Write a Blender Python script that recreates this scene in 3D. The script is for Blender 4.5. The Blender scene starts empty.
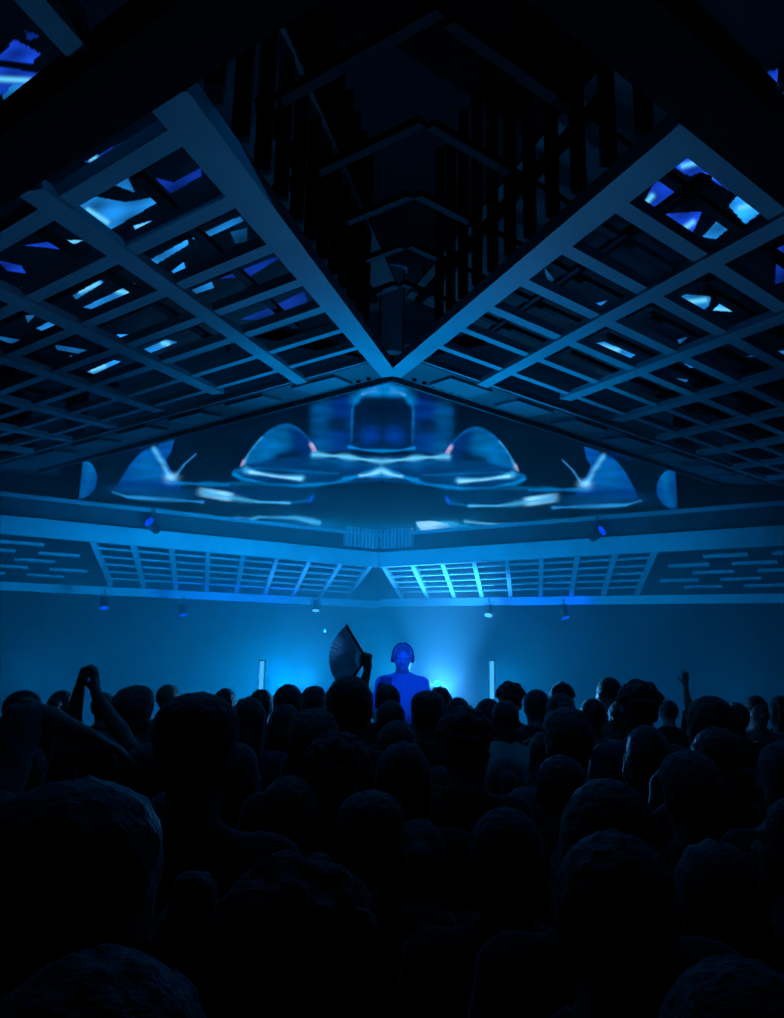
import bpy, math, random
import numpy as np
from mathutils import Vector, Matrix
random.seed(7)
rng = np.random.default_rng(7)
COL = bpy.context.scene.collection
V = np.array
# ------------------------------------------------------------------ camera frame
FPX = 800.0; CX, CY = 392.0, 509.0
CAM = V([0.0, 0.0, 1.92])
_r = math.radians(1.2); _p = math.atan(159/800.0)
Fw = V([0, math.cos(_p), math.sin(_p)]); U0 = V([0, -math.sin(_p), math.cos(_p)]); R0 = V([1.0, 0, 0])
Rt = R0*math.cos(_r) + U0*math.sin(_r); Up = -R0*math.sin(_r) + U0*math.cos(_r)
def ray(x, y): return (x-CX)*Rt - (y-CY)*Up + FPX*Fw
def at(x, y, Y):                      # point seen at pixel (x, y) whose world y is Y
    d = ray(x, y); return CAM + d*(Y/d[1])
def proj(p):
    d = V(p)-CAM; z = d@Fw; return CX+FPX*(d@Rt)/z, CY-FPX*(d@Up)/z
ZUP = V([0, 0, 1.0])
def nrm(v): v = V(v, dtype=float); return v/np.linalg.norm(v)

# ------------------------------------------------------------------ materials
def mat(name, col, rough=0.6, metal=0.0, spec=.5, emit=None, es=0.0, bump=0.0, bscale=40, var=0.0, vscale=6):
    m = bpy.data.materials.new(name); m.use_nodes = True; nt = m.node_tree
    b = nt.nodes['Principled BSDF']
    b.inputs['Base Color'].default_value = (*col, 1); b.inputs['Roughness'].default_value = rough
    b.inputs['Metallic'].default_value = metal; b.inputs['Specular IOR Level'].default_value = spec
    if emit: b.inputs['Emission Color'].default_value = (*emit, 1); b.inputs['Emission Strength'].default_value = es
    tc = nt.nodes.new('ShaderNodeTexCoord')
    if var > 0:
        n = nt.nodes.new('ShaderNodeTexNoise'); n.inputs['Scale'].default_value = vscale; n.inputs['Detail'].default_value = 4
        nt.links.new(tc.outputs['Object'], n.inputs['Vector'])
        r = nt.nodes.new('ShaderNodeValToRGB')
        r.color_ramp.elements[0].position = .3; r.color_ramp.elements[1].position = .7
        r.color_ramp.elements[0].color = (*[c*(1-var) for c in col], 1); r.color_ramp.elements[1].color = (*[min(1, c*(1+var)) for c in col], 1)
        nt.links.new(n.outputs['Fac'], r.inputs['Fac']); nt.links.new(r.outputs['Color'], b.inputs['Base Color'])
    if 'hair' in name or 'cloth' in name: b.inputs['Sheen Weight'].default_value = 1.0; b.inputs['Sheen Roughness'].default_value = .35
    if bump > 0:
        n2 = nt.nodes.new('ShaderNodeTexNoise'); n2.inputs['Scale'].default_value = bscale; n2.inputs['Detail'].default_value = 5
        nt.links.new(tc.outputs['Object'], n2.inputs['Vector'])
        bp = nt.nodes.new('ShaderNodeBump'); bp.inputs['Strength'].default_value = bump; bp.inputs['Distance'].default_value = .01
        nt.links.new(n2.outputs['Fac'], bp.inputs['Height']); nt.links.new(bp.outputs['Normal'], b.inputs['Normal'])
    return m
M = dict(
    steel=mat('painted_steel', (.42, .45, .48), .5, .0, .3, var=.15, vscale=1.5, bump=.1),
    steel_dark=mat('dark_steel', (.10, .11, .12), .6, var=.25, vscale=2),
    rail=mat('rail_paint', (.5, .52, .55), .4, var=.12, vscale=1.5),
    black=mat('black_panel', (.012, .012, .013), .9, spec=.03),
    fascia=mat('fascia_panel', (.06, .065, .075), .6, var=.3, vscale=2),
    plate_l=mat('pale_plate', (.2, .21, .23), .55, var=.2, vscale=1.3),
    grid2=mat('shaded_steel', (.03, .033, .036), .8, spec=.05, var=.3, vscale=2),  # steel with the shade of the unlit fold put into its colour
    plate=mat('steel_plate', (.10, .11, .12), .55, var=.3, vscale=1.3),
    wall=mat('wall_plaster', (.22, .24, .26), .9, bump=.2, bscale=12, var=.2, vscale=1),
    floor=mat('polished_concrete', (.06, .06, .065), .5, var=.3, vscale=1),
    skin=mat('skin', (.42, .29, .24), .5, bump=.1, bscale=60),
    skin_b=mat('skin_brown', (.22, .12, .08), .5, bump=.1, bscale=60),
    hair=mat('dark_hair', (.03, .025, .022), .45, bump=.9, bscale=90),
    hair_b=mat('brown_hair', (.05, .032, .02), .5, bump=.9, bscale=90),
    hair_l=mat('fair_hair', (.3, .22, .13), .5, bump=.9, bscale=90),
    cloth_k=mat('black_cloth', (.02, .02, .022), .9, bump=.4, bscale=50),
    cloth_n=mat('navy_cloth', (.05, .06, .09), .9, bump=.4, bscale=50),
    cloth_g=mat('grey_cloth', (.2, .2, .2), .9, bump=.4, bscale=50),
    cloth_w=mat('white_cloth', (.7, .7, .68), .9, bump=.4, bscale=50),
    denim=mat('denim', (.05, .06, .09), .9, bump=.3, bscale=90),
    shoe=mat('shoe_leather', (.03, .03, .03), .5),
    plastic=mat('black_plastic', (.02, .02, .022), .35),
    chrome=mat('chrome', (.6, .6, .6), .2, 1.0),
    fan_leaf=mat('fan_cloth', (.10, .11, .13), .8),
    fan_rib=mat('fan_rib', (.6, .6, .58), .5),
    lens_c=mat('lit_lens_cyan', (.1, .1, .1), .3, emit=(.02, .5, 1), es=3),
    lens_b=mat('lit_lens_blue', (.1, .1, .1), .3, emit=(.0, .05, 1), es=1.2),
    lens_w=mat('lit_lens_white', (.1, .1, .1), .3, emit=(.1, .5, 1), es=1.0),
    tube=mat('lit_tube', (.1, .1, .1), .3, emit=(.05, .45, 1), es=1.1),
)
def cloth_thin(name, col):
    m = mat(name, col, .8); nt = m.node_tree; b = nt.nodes['Principled BSDF']; t = nt.nodes.new('ShaderNodeBsdfTranslucent'); t.inputs['Color'].default_value = (*col, 1)
    x = nt.nodes.new('ShaderNodeMixShader'); x.inputs[0].default_value = .6; nt.links.new(b.outputs[0], x.inputs[1]); nt.links.new(t.outputs[0], x.inputs[2]); nt.links.new(x.outputs[0], nt.nodes['Material Output'].inputs['Surface']); return m
def screen_mat(name, strength):
    m = bpy.data.materials.new(name); m.use_nodes = True; nt = m.node_tree
    b = nt.nodes['Principled BSDF']; b.inputs['Base Color'].default_value = (.01, .01, .012, 1); b.inputs['Roughness'].default_value = .35
    a = nt.nodes.new('ShaderNodeVertexColor'); a.layer_name = 'video'
    b.inputs['Specular IOR Level'].default_value = .15; nt.links.new(a.outputs['Color'], b.inputs['Emission Color']); b.inputs['Emission Strength'].default_value = strength
    return m
M['fan_leaf'] = cloth_thin('fan_cloth_thin', (.8, .8, .85)); M['fan_rib'] = cloth_thin('fan_rib_pale', (.75, .75, .7))
M['video'] = screen_mat('led_video_wall', 1.25); M['video_top'] = screen_mat('led_video_ceiling', 1.1)

# ------------------------------------------------------------------ mesh helpers
class MB:
    def __init__(s): s.v = []; s.f = []; s.n = 0
    def add(s, v, f):
        s.v += [tuple(map(float, p)) for p in v]; s.f += [tuple(i+s.n for i in q) for q in f]; s.n = len(s.v)
    def hexa(s, c):                 # 8 corners: bottom 4 then top 4
        s.add(c, [(3, 2, 1, 0), (4, 5, 6, 7), (0, 1, 5, 4), (1, 2, 6, 5), (2, 3, 7, 6), (3, 0, 4, 7)])
    def box(s, c, e, ax=(R0, V([0, 1., 0]), ZUP)):
        c = V(c, dtype=float); X, Y, Z = [V(a)*h for a, h in zip(ax, e)]
        s.hexa([c-X-Y-Z, c+X-Y-Z, c+X+Y-Z, c-X+Y-Z, c-X-Y+Z, c+X-Y+Z, c+X+Y+Z, c-X+Y+Z])
    def bar(s, a, b, w, h, up, lift=0.0):   # board from a to b, width w across, height h along up, underside at the line
        a = V(a, dtype=float); b = V(b, dtype=float); d = nrm(b-a); sd = nrm(np.cross(d, up)); u = nrm(np.cross(sd, d))
        if u@V(up) < 0: u = -u
        a = a+u*lift; b = b+u*lift
        s.hexa([a-sd*w/2, b-sd*w/2, b+sd*w/2, a+sd*w/2, a-sd*w/2+u*h, b-sd*w/2+u*h, b+sd*w/2+u*h, a+sd*w/2+u*h])
    def tube(s, pts, r, n=12, cap=True):
        pts = [V(p, dtype=float) for p in pts]; rs = r if hasattr(r, '__len__') else [r]*len(pts)
        vs = []; fs = []
        d0 = nrm(pts[1]-pts[0]); ref = ZUP if abs(d0[2]) < .9 else R0
        for i, p in enumerate(pts):
            d = nrm(pts[min(i+1, len(pts)-1)]-pts[max(i-1, 0)]); a = nrm(np.cross(d, ref)); b = np.cross(d, a)
            for k in range(n):
                t = 2*math.pi*k/n; vs.append(p+rs[i]*(a*math.cos(t)+b*math.sin(t)))
        for i in range(len(pts)-1):
            for k in range(n):
                k2 = (k+1) % n; fs.append((i*n+k, i*n+k2, (i+1)*n+k2, (i+1)*n+k))
        if cap: fs += [tuple(range(n))[::-1], tuple((len(pts)-1)*n+k for k in range(n))]
        s.add(vs, fs)
    def build(s, name, m, parent=None, smooth=False, bevel=0.0, origin=None):
        me = bpy.data.meshes.new(name)
        o = V([0., 0, 0]) if origin is None else V(origin, dtype=float)
        me.from_pydata([tuple(V(p)-o) for p in s.v], [], s.f); me.update()
        import bmesh
        bm = bmesh.new(); bm.from_mesh(me); bmesh.ops.recalc_face_normals(bm, faces=bm.faces); bm.to_mesh(me); bm.free()
        if smooth: me.polygons.foreach_set('use_smooth', [True]*len(me.polygons))
        me.materials.append(m)
        ob = bpy.data.objects.new(name, me); COL.objects.link(ob); ob.location = tuple(o)
        if parent is not None:
            ob.parent = parent; ob.location = tuple(o-V(parent.location)) if origin is not None or True else ob.location
        if bevel:
            md = ob.modifiers.new('bevel', 'BEVEL'); md.width = bevel; md.segments = 2; md.limit_method = 'ANGLE'
        return ob
def tag(o, label=None, cat=None, group=None, kind=None):
    for k, v in (('label', label), ('category', cat), ('group', group), ('kind', kind)):
        if v: o[k] = v
    return o
def empty(name, loc, label, cat, group=None):
    o = bpy.data.objects.new(name, None); COL.objects.link(o); o.location = tuple(map(float, loc)); o.empty_display_size = .1
    return tag(o, label, cat, group)
def struct(o): o['kind'] = 'structure'; return o
def copy_tree(o, parent=None):
    c = o.copy(); COL.objects.link(c); c.parent = parent
    for ch in list(o.children): copy_tree(ch, c)
    return c

# ------------------------------------------------------------------ room shell
def slab(name, c, e, m): mb = MB(); mb.box(c, e); return struct(mb.build(name, M[m]))
slab('floor', (0, 9, -.1), (14, 13, .1), 'floor')
slab('ceiling', (0, 9, 8.1), (14, 13, .1), 'black')
slab('wall_left', (-13.9, 9, 4), (.1, 13, 4), 'wall')
slab('wall_right', (13.9, 9, 4), (.1, 13, 4), 'wall')
slab('wall_back', (0, 21.9, 4), (14, .1, 4), 'wall')
slab('wall_front', (0, -3.9, 4), (14, .1, 4), 'black')

# ------------------------------------------------------------------ folded ceiling grids (two tilted planes meeting at the centre)
APEX_PX = (391, 378); YA = 7.6
class Plane:
    def __init__(s, vp1, vp2):
        a, b = ray(*vp1), ray(*vp2)
        s.U = nrm(a)*(1 if a[1] > 0 else -1); s.W = nrm(b)*(1 if b[1] > 0 else -1)   # U runs away from the viewer, W outwards
        n = np.cross(a, b); n = nrm(n); s.n = n if n[2] > 0 else -n
        s.A = at(*APEX_PX, YA)
        s.off = 0.0
    def pt(s, u, v, off=0.0): return s.A+s.U*u+s.W*v+s.n*off
    def px(s, x, y, off=0.0):
        d = ray(x, y); A = s.A+s.n*off; return CAM+d*((s.n@(A-CAM))/(s.n@d))
    def uv(s, p):
        q = V(p)-s.A; B = np.stack([s.U, s.W, s.n], 1); return np.linalg.solve(B, q)
PL = Plane((500, 523), (-680, 645)); PR = Plane((205, 535), (1380, 690))
AXIS = nrm([math.sin(math.radians(-2.6)), math.cos(math.radians(-2.6)), 0])       # the fold line seen from above
def fold_v(P, u, off):           # v where the line u=const meets the vertical plane through the fold
    s = nrm([AXIS[1], -AXIS[0], 0]); q = P.pt(u, 0, off)-P.A
    return -(s@q)/(s@P.W)

def lattice(P, side, du, dv, u_end, edge0, edge1):
    """the lit lower grid"""
    root = empty('ceiling_grid', P.pt(-2, 2), {'left': 'tilted steel ceiling grid left of the fold, lit blue from below',
        'right': 'tilted steel ceiling grid right of the fold, lit brighter blue from below'}[side], 'ceiling grid', 'folded ceiling grids')
    vmax = 8.5
    # long beams running away from the viewer
    ends = [-.08, -.62, -1.22, -1.15, -1.0, -.95, -.9, -.9, -.9]
    for k in range(9):
        mb = MB(); v = k*dv
        if k == 0: mb.bar(P.pt(u_end-.05, .05), P.pt(ends[0], .0), .165, .09, P.n)
        else: mb.bar(P.pt(u_end, v, .01), P.pt(ends[k] if k < 9 else -.9, v, .01), .125, .05, P.n)
        o = mb.build('main_beam', M['steel'], root)
        if k == 0: o['label'] = 'wide box beam beside the central fold'
    u = -1.37
    us = []
    while u > u_end-.3: us.append(u); u -= du
    us.append(-.76)
    for u in us:
        mb = MB(); mb.bar(P.pt(u, .06, .03), P.pt(u, vmax, .03), .115 if u < -2.2 else .095, .06, P.n)
        mb.build('cross_slat', M['steel'], root)
    # solid plate at the far edge
    a0, a1 = P.px(*edge0), P.px(*edge1)
    e0 = P.uv(a0); e1 = P.uv(a1)
    k = (e1[0]-e0[0])/(e1[1]-e0[1])
    q = [P.pt(-.78, 0), P.pt(-.66, vmax), P.pt(e0[0]+k*(vmax-e0[1]), vmax), P.pt(.0, -.0), ]
    mb = MB(); mb.hexa([p+P.n*.02 for p in q]+[p+P.n*.10 for p in q])
    edge = mb.build('edge_plate', M['plate'], root)
    # folded lip hanging at the far edge
    mb = MB(); mb.bar(q[3]-P.n*.0, q[2]-P.n*.0, .05, .17, P.n, lift=-.035)
    mb.build('edge_lip', M['steel_dark'], root)
    # mounting pads on the plate where the beams land
    for k2 in range(1, 8):
        mb = MB(); v = k2*dv
        c = [P.pt(-.72, v-.42), P.pt(-.72, v+.15), P.pt(-.22, v+.02), P.pt(-.22, v-.52)]
        mb.hexa([p-P.n*.012 for p in c]+[p+P.n*.03 for p in c]); mb.build('splice_plate', M['plate_l'], root)
    # bolt holes row near the fold
    for k2 in range(6):
        mb = MB(); c = P.pt(-.18, .25+.13*k2); mb.tube([c-P.n*.004, c+P.n*.03], .022, 10); mb.build('bolt', M['black'], root)
    # black bulkhead crossing the grid near the viewer
    f0 = fold_v(P, u_end, 0); f1 = fold_v(P, u_end-.36, 0)
    c = [P.pt(u_end-.36, f1), P.pt(u_end-.36, 5.5), P.pt(u_end-.03, 5.5), P.pt(u_end-.03, f0)]
    mb = MB(); mb.hexa([p-P.n*.01 for p in c]+[p+P.n*.1 for p in c]); b = mb.build('bulkhead', M['black'], root); b['label'] = 'matte black solid band'
    # grid nearer than the bulkhead
    for k2 in range(0, 4):
        mb = MB(); v = .24+k2*dv; mb.bar(P.pt(u_end-2.0, v, .02), P.pt(u_end-.4, v, .02), .08, .13, P.n); mb.build('main_beam', M['steel'], root)
    for k2 in range(1, 3):
        mb = MB(); uu = u_end-.4-.5*k2; mb.bar(P.pt(uu, -.3, .03), P.pt(uu, 3.5, .03), .07, .13, P.n); mb.build('cross_slat', M['steel'], root)
    # hanging posts standing on the wide beam, inside the fold
    for k2 in range(12):
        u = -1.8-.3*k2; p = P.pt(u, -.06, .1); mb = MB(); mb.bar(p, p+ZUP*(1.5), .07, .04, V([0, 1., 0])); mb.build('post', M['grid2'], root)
    return root
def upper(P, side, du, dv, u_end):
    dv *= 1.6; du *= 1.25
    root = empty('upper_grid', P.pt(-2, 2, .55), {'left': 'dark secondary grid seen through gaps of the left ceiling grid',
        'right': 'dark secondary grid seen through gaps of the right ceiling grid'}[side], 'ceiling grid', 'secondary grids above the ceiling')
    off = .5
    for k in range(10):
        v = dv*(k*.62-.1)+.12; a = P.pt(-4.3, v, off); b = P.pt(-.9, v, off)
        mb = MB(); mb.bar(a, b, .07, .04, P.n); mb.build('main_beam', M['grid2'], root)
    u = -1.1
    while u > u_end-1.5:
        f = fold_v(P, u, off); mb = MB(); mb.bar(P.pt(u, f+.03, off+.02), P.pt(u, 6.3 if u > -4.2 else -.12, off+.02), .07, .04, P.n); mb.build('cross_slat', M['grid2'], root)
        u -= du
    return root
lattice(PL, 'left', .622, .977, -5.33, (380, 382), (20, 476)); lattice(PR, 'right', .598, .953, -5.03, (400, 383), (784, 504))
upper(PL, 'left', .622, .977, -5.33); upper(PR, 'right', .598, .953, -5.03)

# central hanging column and side brackets inside the fold
c0 = at(391, 352, 9.7); c1 = at(391, 268, 9.7)
root = empty('hanging_column', c0, 'folded steel column hanging where the two ceiling grids meet', 'column')
H = c1[2]-c0[2]
mb = MB(); w = .14
sec = [(-w, -.02), (0, -.07), (w, -.02), (w, .1), (-w, .1)]
mb.add([(c0[0]+x, c0[1]+y, z) for z in (c0[2], c1[2]) for x, y in sec], [(4, 3, 2, 1, 0), (5, 6, 7, 8, 9)]+[(i, (i+1) % 5, 5+(i+1) % 5, 5+i) for i in range(5)])
mb.build('column_body', M['steel'], root)
mb = MB(); mb.add([(c0[0]+x*1.35, c0[1]+y*1.4, z) for z in (c1[2], c1[2]+.03) for x, y in sec], [(4, 3, 2, 1, 0), (5, 6, 7, 8, 9)]+[(i, (i+1) % 5, 5+(i+1) % 5, 5+i) for i in range(5)])
mb.build('cap_plate', M['steel'], root)
for sx in (-1, 1):
    mb = MB(); mb.box((c0[0]+sx*.15, c0[1]+.08, (c0[2]+c1[2])/2), (.018, .03, H/2)); mb.build('side_fin', M['steel_dark'], root)
for px, py, nm in ((348, 282, 'left of it'), (366, 278, 'next to it'), (424, 281, 'right of it'), (442, 293, 'outermost right')):
    c = at(px, py, 9.7)
    r2 = empty('bracket', c, {'left of it': 'drilled steel bracket outermost left of the hanging column', 'next to it': 'drilled steel bracket close left of the hanging column',
        'right of it': 'drilled steel bracket close right of the hanging column', 'outermost right': 'drilled steel bracket outermost right of the hanging column'}[nm], 'bracket', 'brackets beside the hanging column')
    mb = MB(); mb.box(c, (.045, .01, .11)); mb.build('plate', M['steel'], r2)
    mb = MB(); mb.tube([c+V([.0, -.012, .03]), c+V([0, .012, .03])], .018, 10); mb.build('bolt', M['black'], r2)
    mb = MB(); mb.bar(c+V([0, 0, .1]), c+V([0, 0, 1.6]), .05, .03, V([0, 1., 0])); mb.build('hanger', M['steel_dark'], r2)

# ------------------------------------------------------------------ video ceiling above the grids
def inpoly(X, Y, poly):
    inside = np.zeros(X.shape, bool); n = len(poly)
    for i in range(n):
        x1, y1 = poly[i]; x2, y2 = poly[(i+1) % n]
        if y1 == y2: continue
        c = ((y1 > Y) != (y2 > Y)) & (X < (x2-x1)*(Y-y1)/(y2-y1)+x1); inside ^= c
    return inside
cB = V([.006, .05, .55]); cC = V([.015, .28, .85]); cW = V([.13, .62, 1.0]); cD = V([.004, .06, .18])
PATL = [([(0, 58), (16, 43), (38, 54), (30, 61)], cB*.8, None), ([(0, 70), (38, 75), (60, 83), (40, 88), (0, 92)], cB*.7, (0, 79, 40, 81)), ([(14, 88), (50, 90), (25, 110), (18, 112), (5, 98)], cC*.55, None),
 ([(26, 32), (38, 36), (28, 39)], cB*.3, None), ([(88, 160), (120, 145), (118, 151), (95, 161)], cB*.5, (90, 159, 95, 157)), ([(100, 178), (120, 166), (132, 189)], cC*.4, None),
 ([(77, 195), (125, 203), (150, 199), (154, 202), (105, 228)], cC*.6, (88, 210, 107, 222)), ([(135, 226), (150, 222), (152, 227), (138, 231)], cC, (136, 226, 151, 225)),
 ([(158, 178), (175, 182), (198, 170), (198, 177), (172, 190)], cB*.35, None), ([(5, 218), (27, 207), (28, 210), (10, 219)], cB*.5, None), ([(30, 245), (60, 241), (80, 241), (60, 248)], cB*.7, (60, 242, 80, 241)),
 ([(142, 264), (184, 243), (185, 247), (152, 265)], cC*.8, None), ([(22, 288), (45, 284), (30, 292)], cC, (23, 289, 42, 285)), ([(75, 294), (98, 282), (101, 284), (78, 297)], cC*.6, (80, 291, 98, 284)),
 ([(88, 305), (118, 292), (131, 286), (136, 295), (105, 308)], cC*.5, (118, 291, 134, 294)), ([(173, 271), (183, 264), (185, 270), (178, 277)], cC*.8, None), ([(26, 316), (34, 316), (28, 322)], cC*.4, None),
 ([(38, 328), (50, 323), (61, 328), (50, 333)], cC*.5, (49, 331, 55, 329)), ([(118, 335), (138, 335), (127, 341)], cC*.8, None), ([(170, 314), (183, 317), (175, 320)], cC*.8, None),
 ([(145, 349), (165, 341), (175, 343), (150, 352)], cC*.5, (163, 343, 168, 344)), ([(86, 372), (112, 362), (118, 363), (90, 375)], cC*.7, (92, 370, 104, 366)), ([(58, 346), (97, 352), (90, 355), (60, 350)], cC*.25, None),
 ([(70, 356), (82, 358), (75, 360)], cC*.6, None), ([(0, 337), (30, 342), (0, 343)], cC*.2, None), ([(110, 411), (134, 404), (136, 410), (112, 415)], cC*.6, (113, 412, 122, 409)), ([(155, 394), (180, 396), (158, 400)], cC*.6, (156, 395, 175, 396)),
 ([(86, 396), (100, 400), (95, 405)], cC*.3, None), ([(196, 236), (237, 219), (240, 223), (202, 238)], cC*.5, None), ([(245, 317), (270, 308), (300, 295), (303, 303), (265, 317)], cB*.3, None), ([(188, 290), (210, 283), (212, 288), (192, 294)], cC*.6, None),
 ([(205, 380), (225, 377), (227, 383)], cC*.7, None), ([(225, 276), (270, 260), (280, 258), (250, 275)], cB*.3, None), ([(0, 262), (20, 266), (24, 272), (8, 270)], cB*.6, None), ([(10, 446), (24, 452), (0, 450)], cC*.3, None), ([(232, 233), (246, 230), (246, 240), (236, 242)], cC*.15, None)]
PATR = [([(668, 161), (684, 154), (706, 154), (711, 165), (690, 173)], cB, (683, 166, 705, 160)), ([(705, 173), (711, 165), (738, 175), (727, 187)], cB, (712, 174, 732, 181)), ([(643, 206), (660, 177), (680, 189), (655, 206)], cB*.7, (645, 204, 652, 196)),
 ([(647, 218), (698, 215), (690, 232), (672, 241)], cB, (672, 238, 693, 222)), ([(732, 205), (751, 185), (773, 201), (746, 219)], cC, (740, 208, 766, 201)), ([(705, 235), (720, 220), (729, 227), (716, 237)], cC*.7, None),
 ([(748, 80), (784, 70), (784, 88), (757, 90)], cB*.7, None), ([(768, 100), (784, 103), (784, 116)], cB*.8, None), ([(592, 257), (600, 255), (641, 280), (635, 283)], cC*.7, None), ([(566, 293), (570, 292), (592, 303), (605, 300), (590, 309)], cC*.4, None),
 ([(660, 295), (708, 298), (706, 305), (695, 314), (680, 308)], cC*.5, (682, 303, 705, 300)), ([(714, 310), (720, 305), (731, 311)], cC, (716, 309, 729, 310)), ([(598, 345), (606, 344), (632, 354), (618, 362)], cC*.6, (603, 347, 618, 350)), ([(686, 364), (709, 361), (709, 366), (692, 367)], cC*.6, None),
 ([(651, 376), (685, 380), (676, 389), (655, 379)], cC*.6, (660, 379, 672, 384)), ([(568, 367), (575, 367), (572, 374)], cC*.8, None), ([(588, 403), (622, 405), (616, 409)], cC*.7, (590, 404, 616, 406)), ([(632, 420), (655, 420), (652, 428)], cC*.45, (642, 421, 648, 425)),
 ([(675, 407), (720, 423), (714, 424)], cC*.2, None), ([(715, 265), (733, 265), (731, 269)], cB*.8, None), ([(748, 287), (765, 284), (755, 291)], cB*.6, None), ([(750, 356), (784, 351), (784, 356)], cC*.3, None), ([(555, 231), (575, 246), (570, 248)], cC*.25, None), ([(718, 430), (746, 440), (730, 438)], cC*.25, None),
 ([(545, 270), (560, 287), (550, 286)], cC*.2, None), ([(782, 155), (784, 270), (776, 272)], cB*.4, None), ([(678, 340), (688, 337), (680, 343)], cC*.4, None), ([(545, 384), (566, 388), (556, 392)], cB*.6, None), ([(565, 445), (572, 450), (567, 455)], cC*.6, None)]
def video_ceiling(P, side, pats, off, u0, u1, v0, v1, step):
    nu = int((u1-u0)/step)+1; nv = int((v1-v0)/step)+1
    uu, vv = np.meshgrid(np.linspace(u0, u1, nu), np.linspace(v0, v1, nv), indexing='ij')
    p = (P.A+P.n*off)[None, None]+uu[..., None]*P.U+vv[..., None]*P.W
    d = p-CAM; z = d@Fw; zz = np.where(z > .05, z, 1e9); X = CX+FPX*(d@Rt)/zz; Y = CY-FPX*(d@Up)/zz
    C = np.zeros(p.shape); C[:] = (.0, .0006, .002)
    for poly, c, st in pats:
        if len(poly) < 3: continue
        # grow a little so that the lower grids do the cropping
        cx = np.mean([q[0] for q in poly]); cy = np.mean([q[1] for q in poly])
        m = inpoly(X, Y, [(cx+(q[0]-cx)*1.18, cy+(q[1]-cy)*1.3) for q in poly])
        if not m.any(): continue
        sh = .75+.4*np.sin(X*.11+Y*.17)*np.cos(X*.05-Y*.13)
        C[m] = 1.5*c*sh[m][:, None]
        if st:
            x1, y1, x2, y2 = st; L = math.hypot(x2-x1, y2-y1)+1e-6
            t = np.clip(((X-x1)*(x2-x1)+(Y-y1)*(y2-y1))/L**2, 0, 1); dd = np.hypot(X-x1-t*(x2-x1), Y-y1-t*(y2-y1))
            g = (np.exp(-(dd/2.6)**2)*m)[..., None]; C = C*(1-g)+cW*g
    mesh_grid(P.n*.04, p, C, 'ceiling_screen', M['video_top'], {'left': 'overhead video panel with blue shards, above the left ceiling grid', 'right': 'overhead video panel with blue shards, above the right ceiling grid'}[side], 'overhead video panels')
def mesh_grid(nvec, p, C, name, m, label, group):
    nu, nv = p.shape[:2]; N = nu*nv
    front = p.reshape(-1, 3); org = front.mean(0)
    cor = [0, nv-1, N-1, N-nv]; verts = np.concatenate([front, front[cor]+nvec])-org
    i, j = np.meshgrid(np.arange(nu-1), np.arange(nv-1), indexing='ij'); a = (i*nv+j).ravel()
    faces = np.stack([a, a+1, a+nv+1, a+nv], 1).tolist()
    faces.append([N+3, N+2, N+1, N])
    edges = [list(range(0, nv)), list(range(nv-1, N, nv)), list(range(N-1, N-nv-1, -1)), list(range(N-nv, -1, -nv))]
    for k, e in enumerate(edges): faces.append(e[::-1]+[N+k, N+(k+1) % 4])
    me = bpy.data.meshes.new(name); me.from_pydata(verts.tolist(), [], faces); me.update()
    ca = me.color_attributes.new('video', 'FLOAT_COLOR', 'POINT')
    cc = np.zeros((N+4, 4), np.float32); cc[:, 3] = 1; cc[:N, :3] = C.reshape(-1, 3); ca.data.foreach_set('color', cc.ravel())
    me.materials.append(m); o = bpy.data.objects.new(name, me); COL.objects.link(o); o.location = tuple(org)
    return tag(o, label, 'video screen', group)
video_ceiling(PL, 'left', PATL, .85, -8.6, .0, -.2, 4.9, .012)
video_ceiling(PR, 'right', PATR, .85, -8.3, .0, .06, 4.9, .012)

# ------------------------------------------------------------------ far balcony: two wings meeting at an obtuse corner
YC = 14.5
CORN_B = at(379, 606.5, YC); CORN_T = at(379, 552.5, YC)      # lower rail bottom, upper rail top
def wing_dir(px, py, z, c):
    d = ray(px, py); p = CAM+d*((z-CAM[2])/d[2]); return p-c
class Wing:
    def __init__(s, side, top_px, vp):
        s.side = side; w = wing_dir(*top_px, CORN_T[2], CORN_T); w[2] = 0; s.D = nrm(w); s.C = CORN_T
        s.N = nrm(np.cross(s.D, ZUP)); s.N = s.N if s.N[1] > 0 else -s.N      # pointing away from viewer
        s.B = nrm(ray(*vp))
    def p(s, t, back=0, z=0): return s.C+s.D*t+s.N*back+ZUP*z
    def px(s, x, y, back=0):
        d = ray(x, y); A = s.C+s.N*back; return CAM+d*((s.N@(A-CAM))/(s.N@d))
    def tz(s, x, y, back=0): q = s.px(x, y, back)-s.C; return q@s.D, q[2]
WL = Wing('left', (0, 514.5), (199, 796)); WR = Wing('right', (784, 525), (535, 825))
print('wing az', [round(math.degrees(math.atan2(w.D[0], w.D[1])), 1) for w in (WL, WR)], 'corner', CORN_T, CORN_B)
BARS = {'left': [(371, 567, 345, 601), (341, 564, 322, 599), (311, 562, 296, 597), (278, 558, 270, 594), (245, 555, 242, 594), (211, 552, 209, 592), (175, 547, 177, 590), (135, 542, 144, 588), (92, 539, 111, 585)],
        'right': [(383, 567, 403, 602), (412, 566, 428, 600), (443, 565, 456, 599), (474, 563, 485, 598), (506, 560, 511, 597), (541, 558, 541, 596), (578, 556, 571, 595), (613, 553, 603, 595), (656, 550, 636, 594)]}
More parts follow.
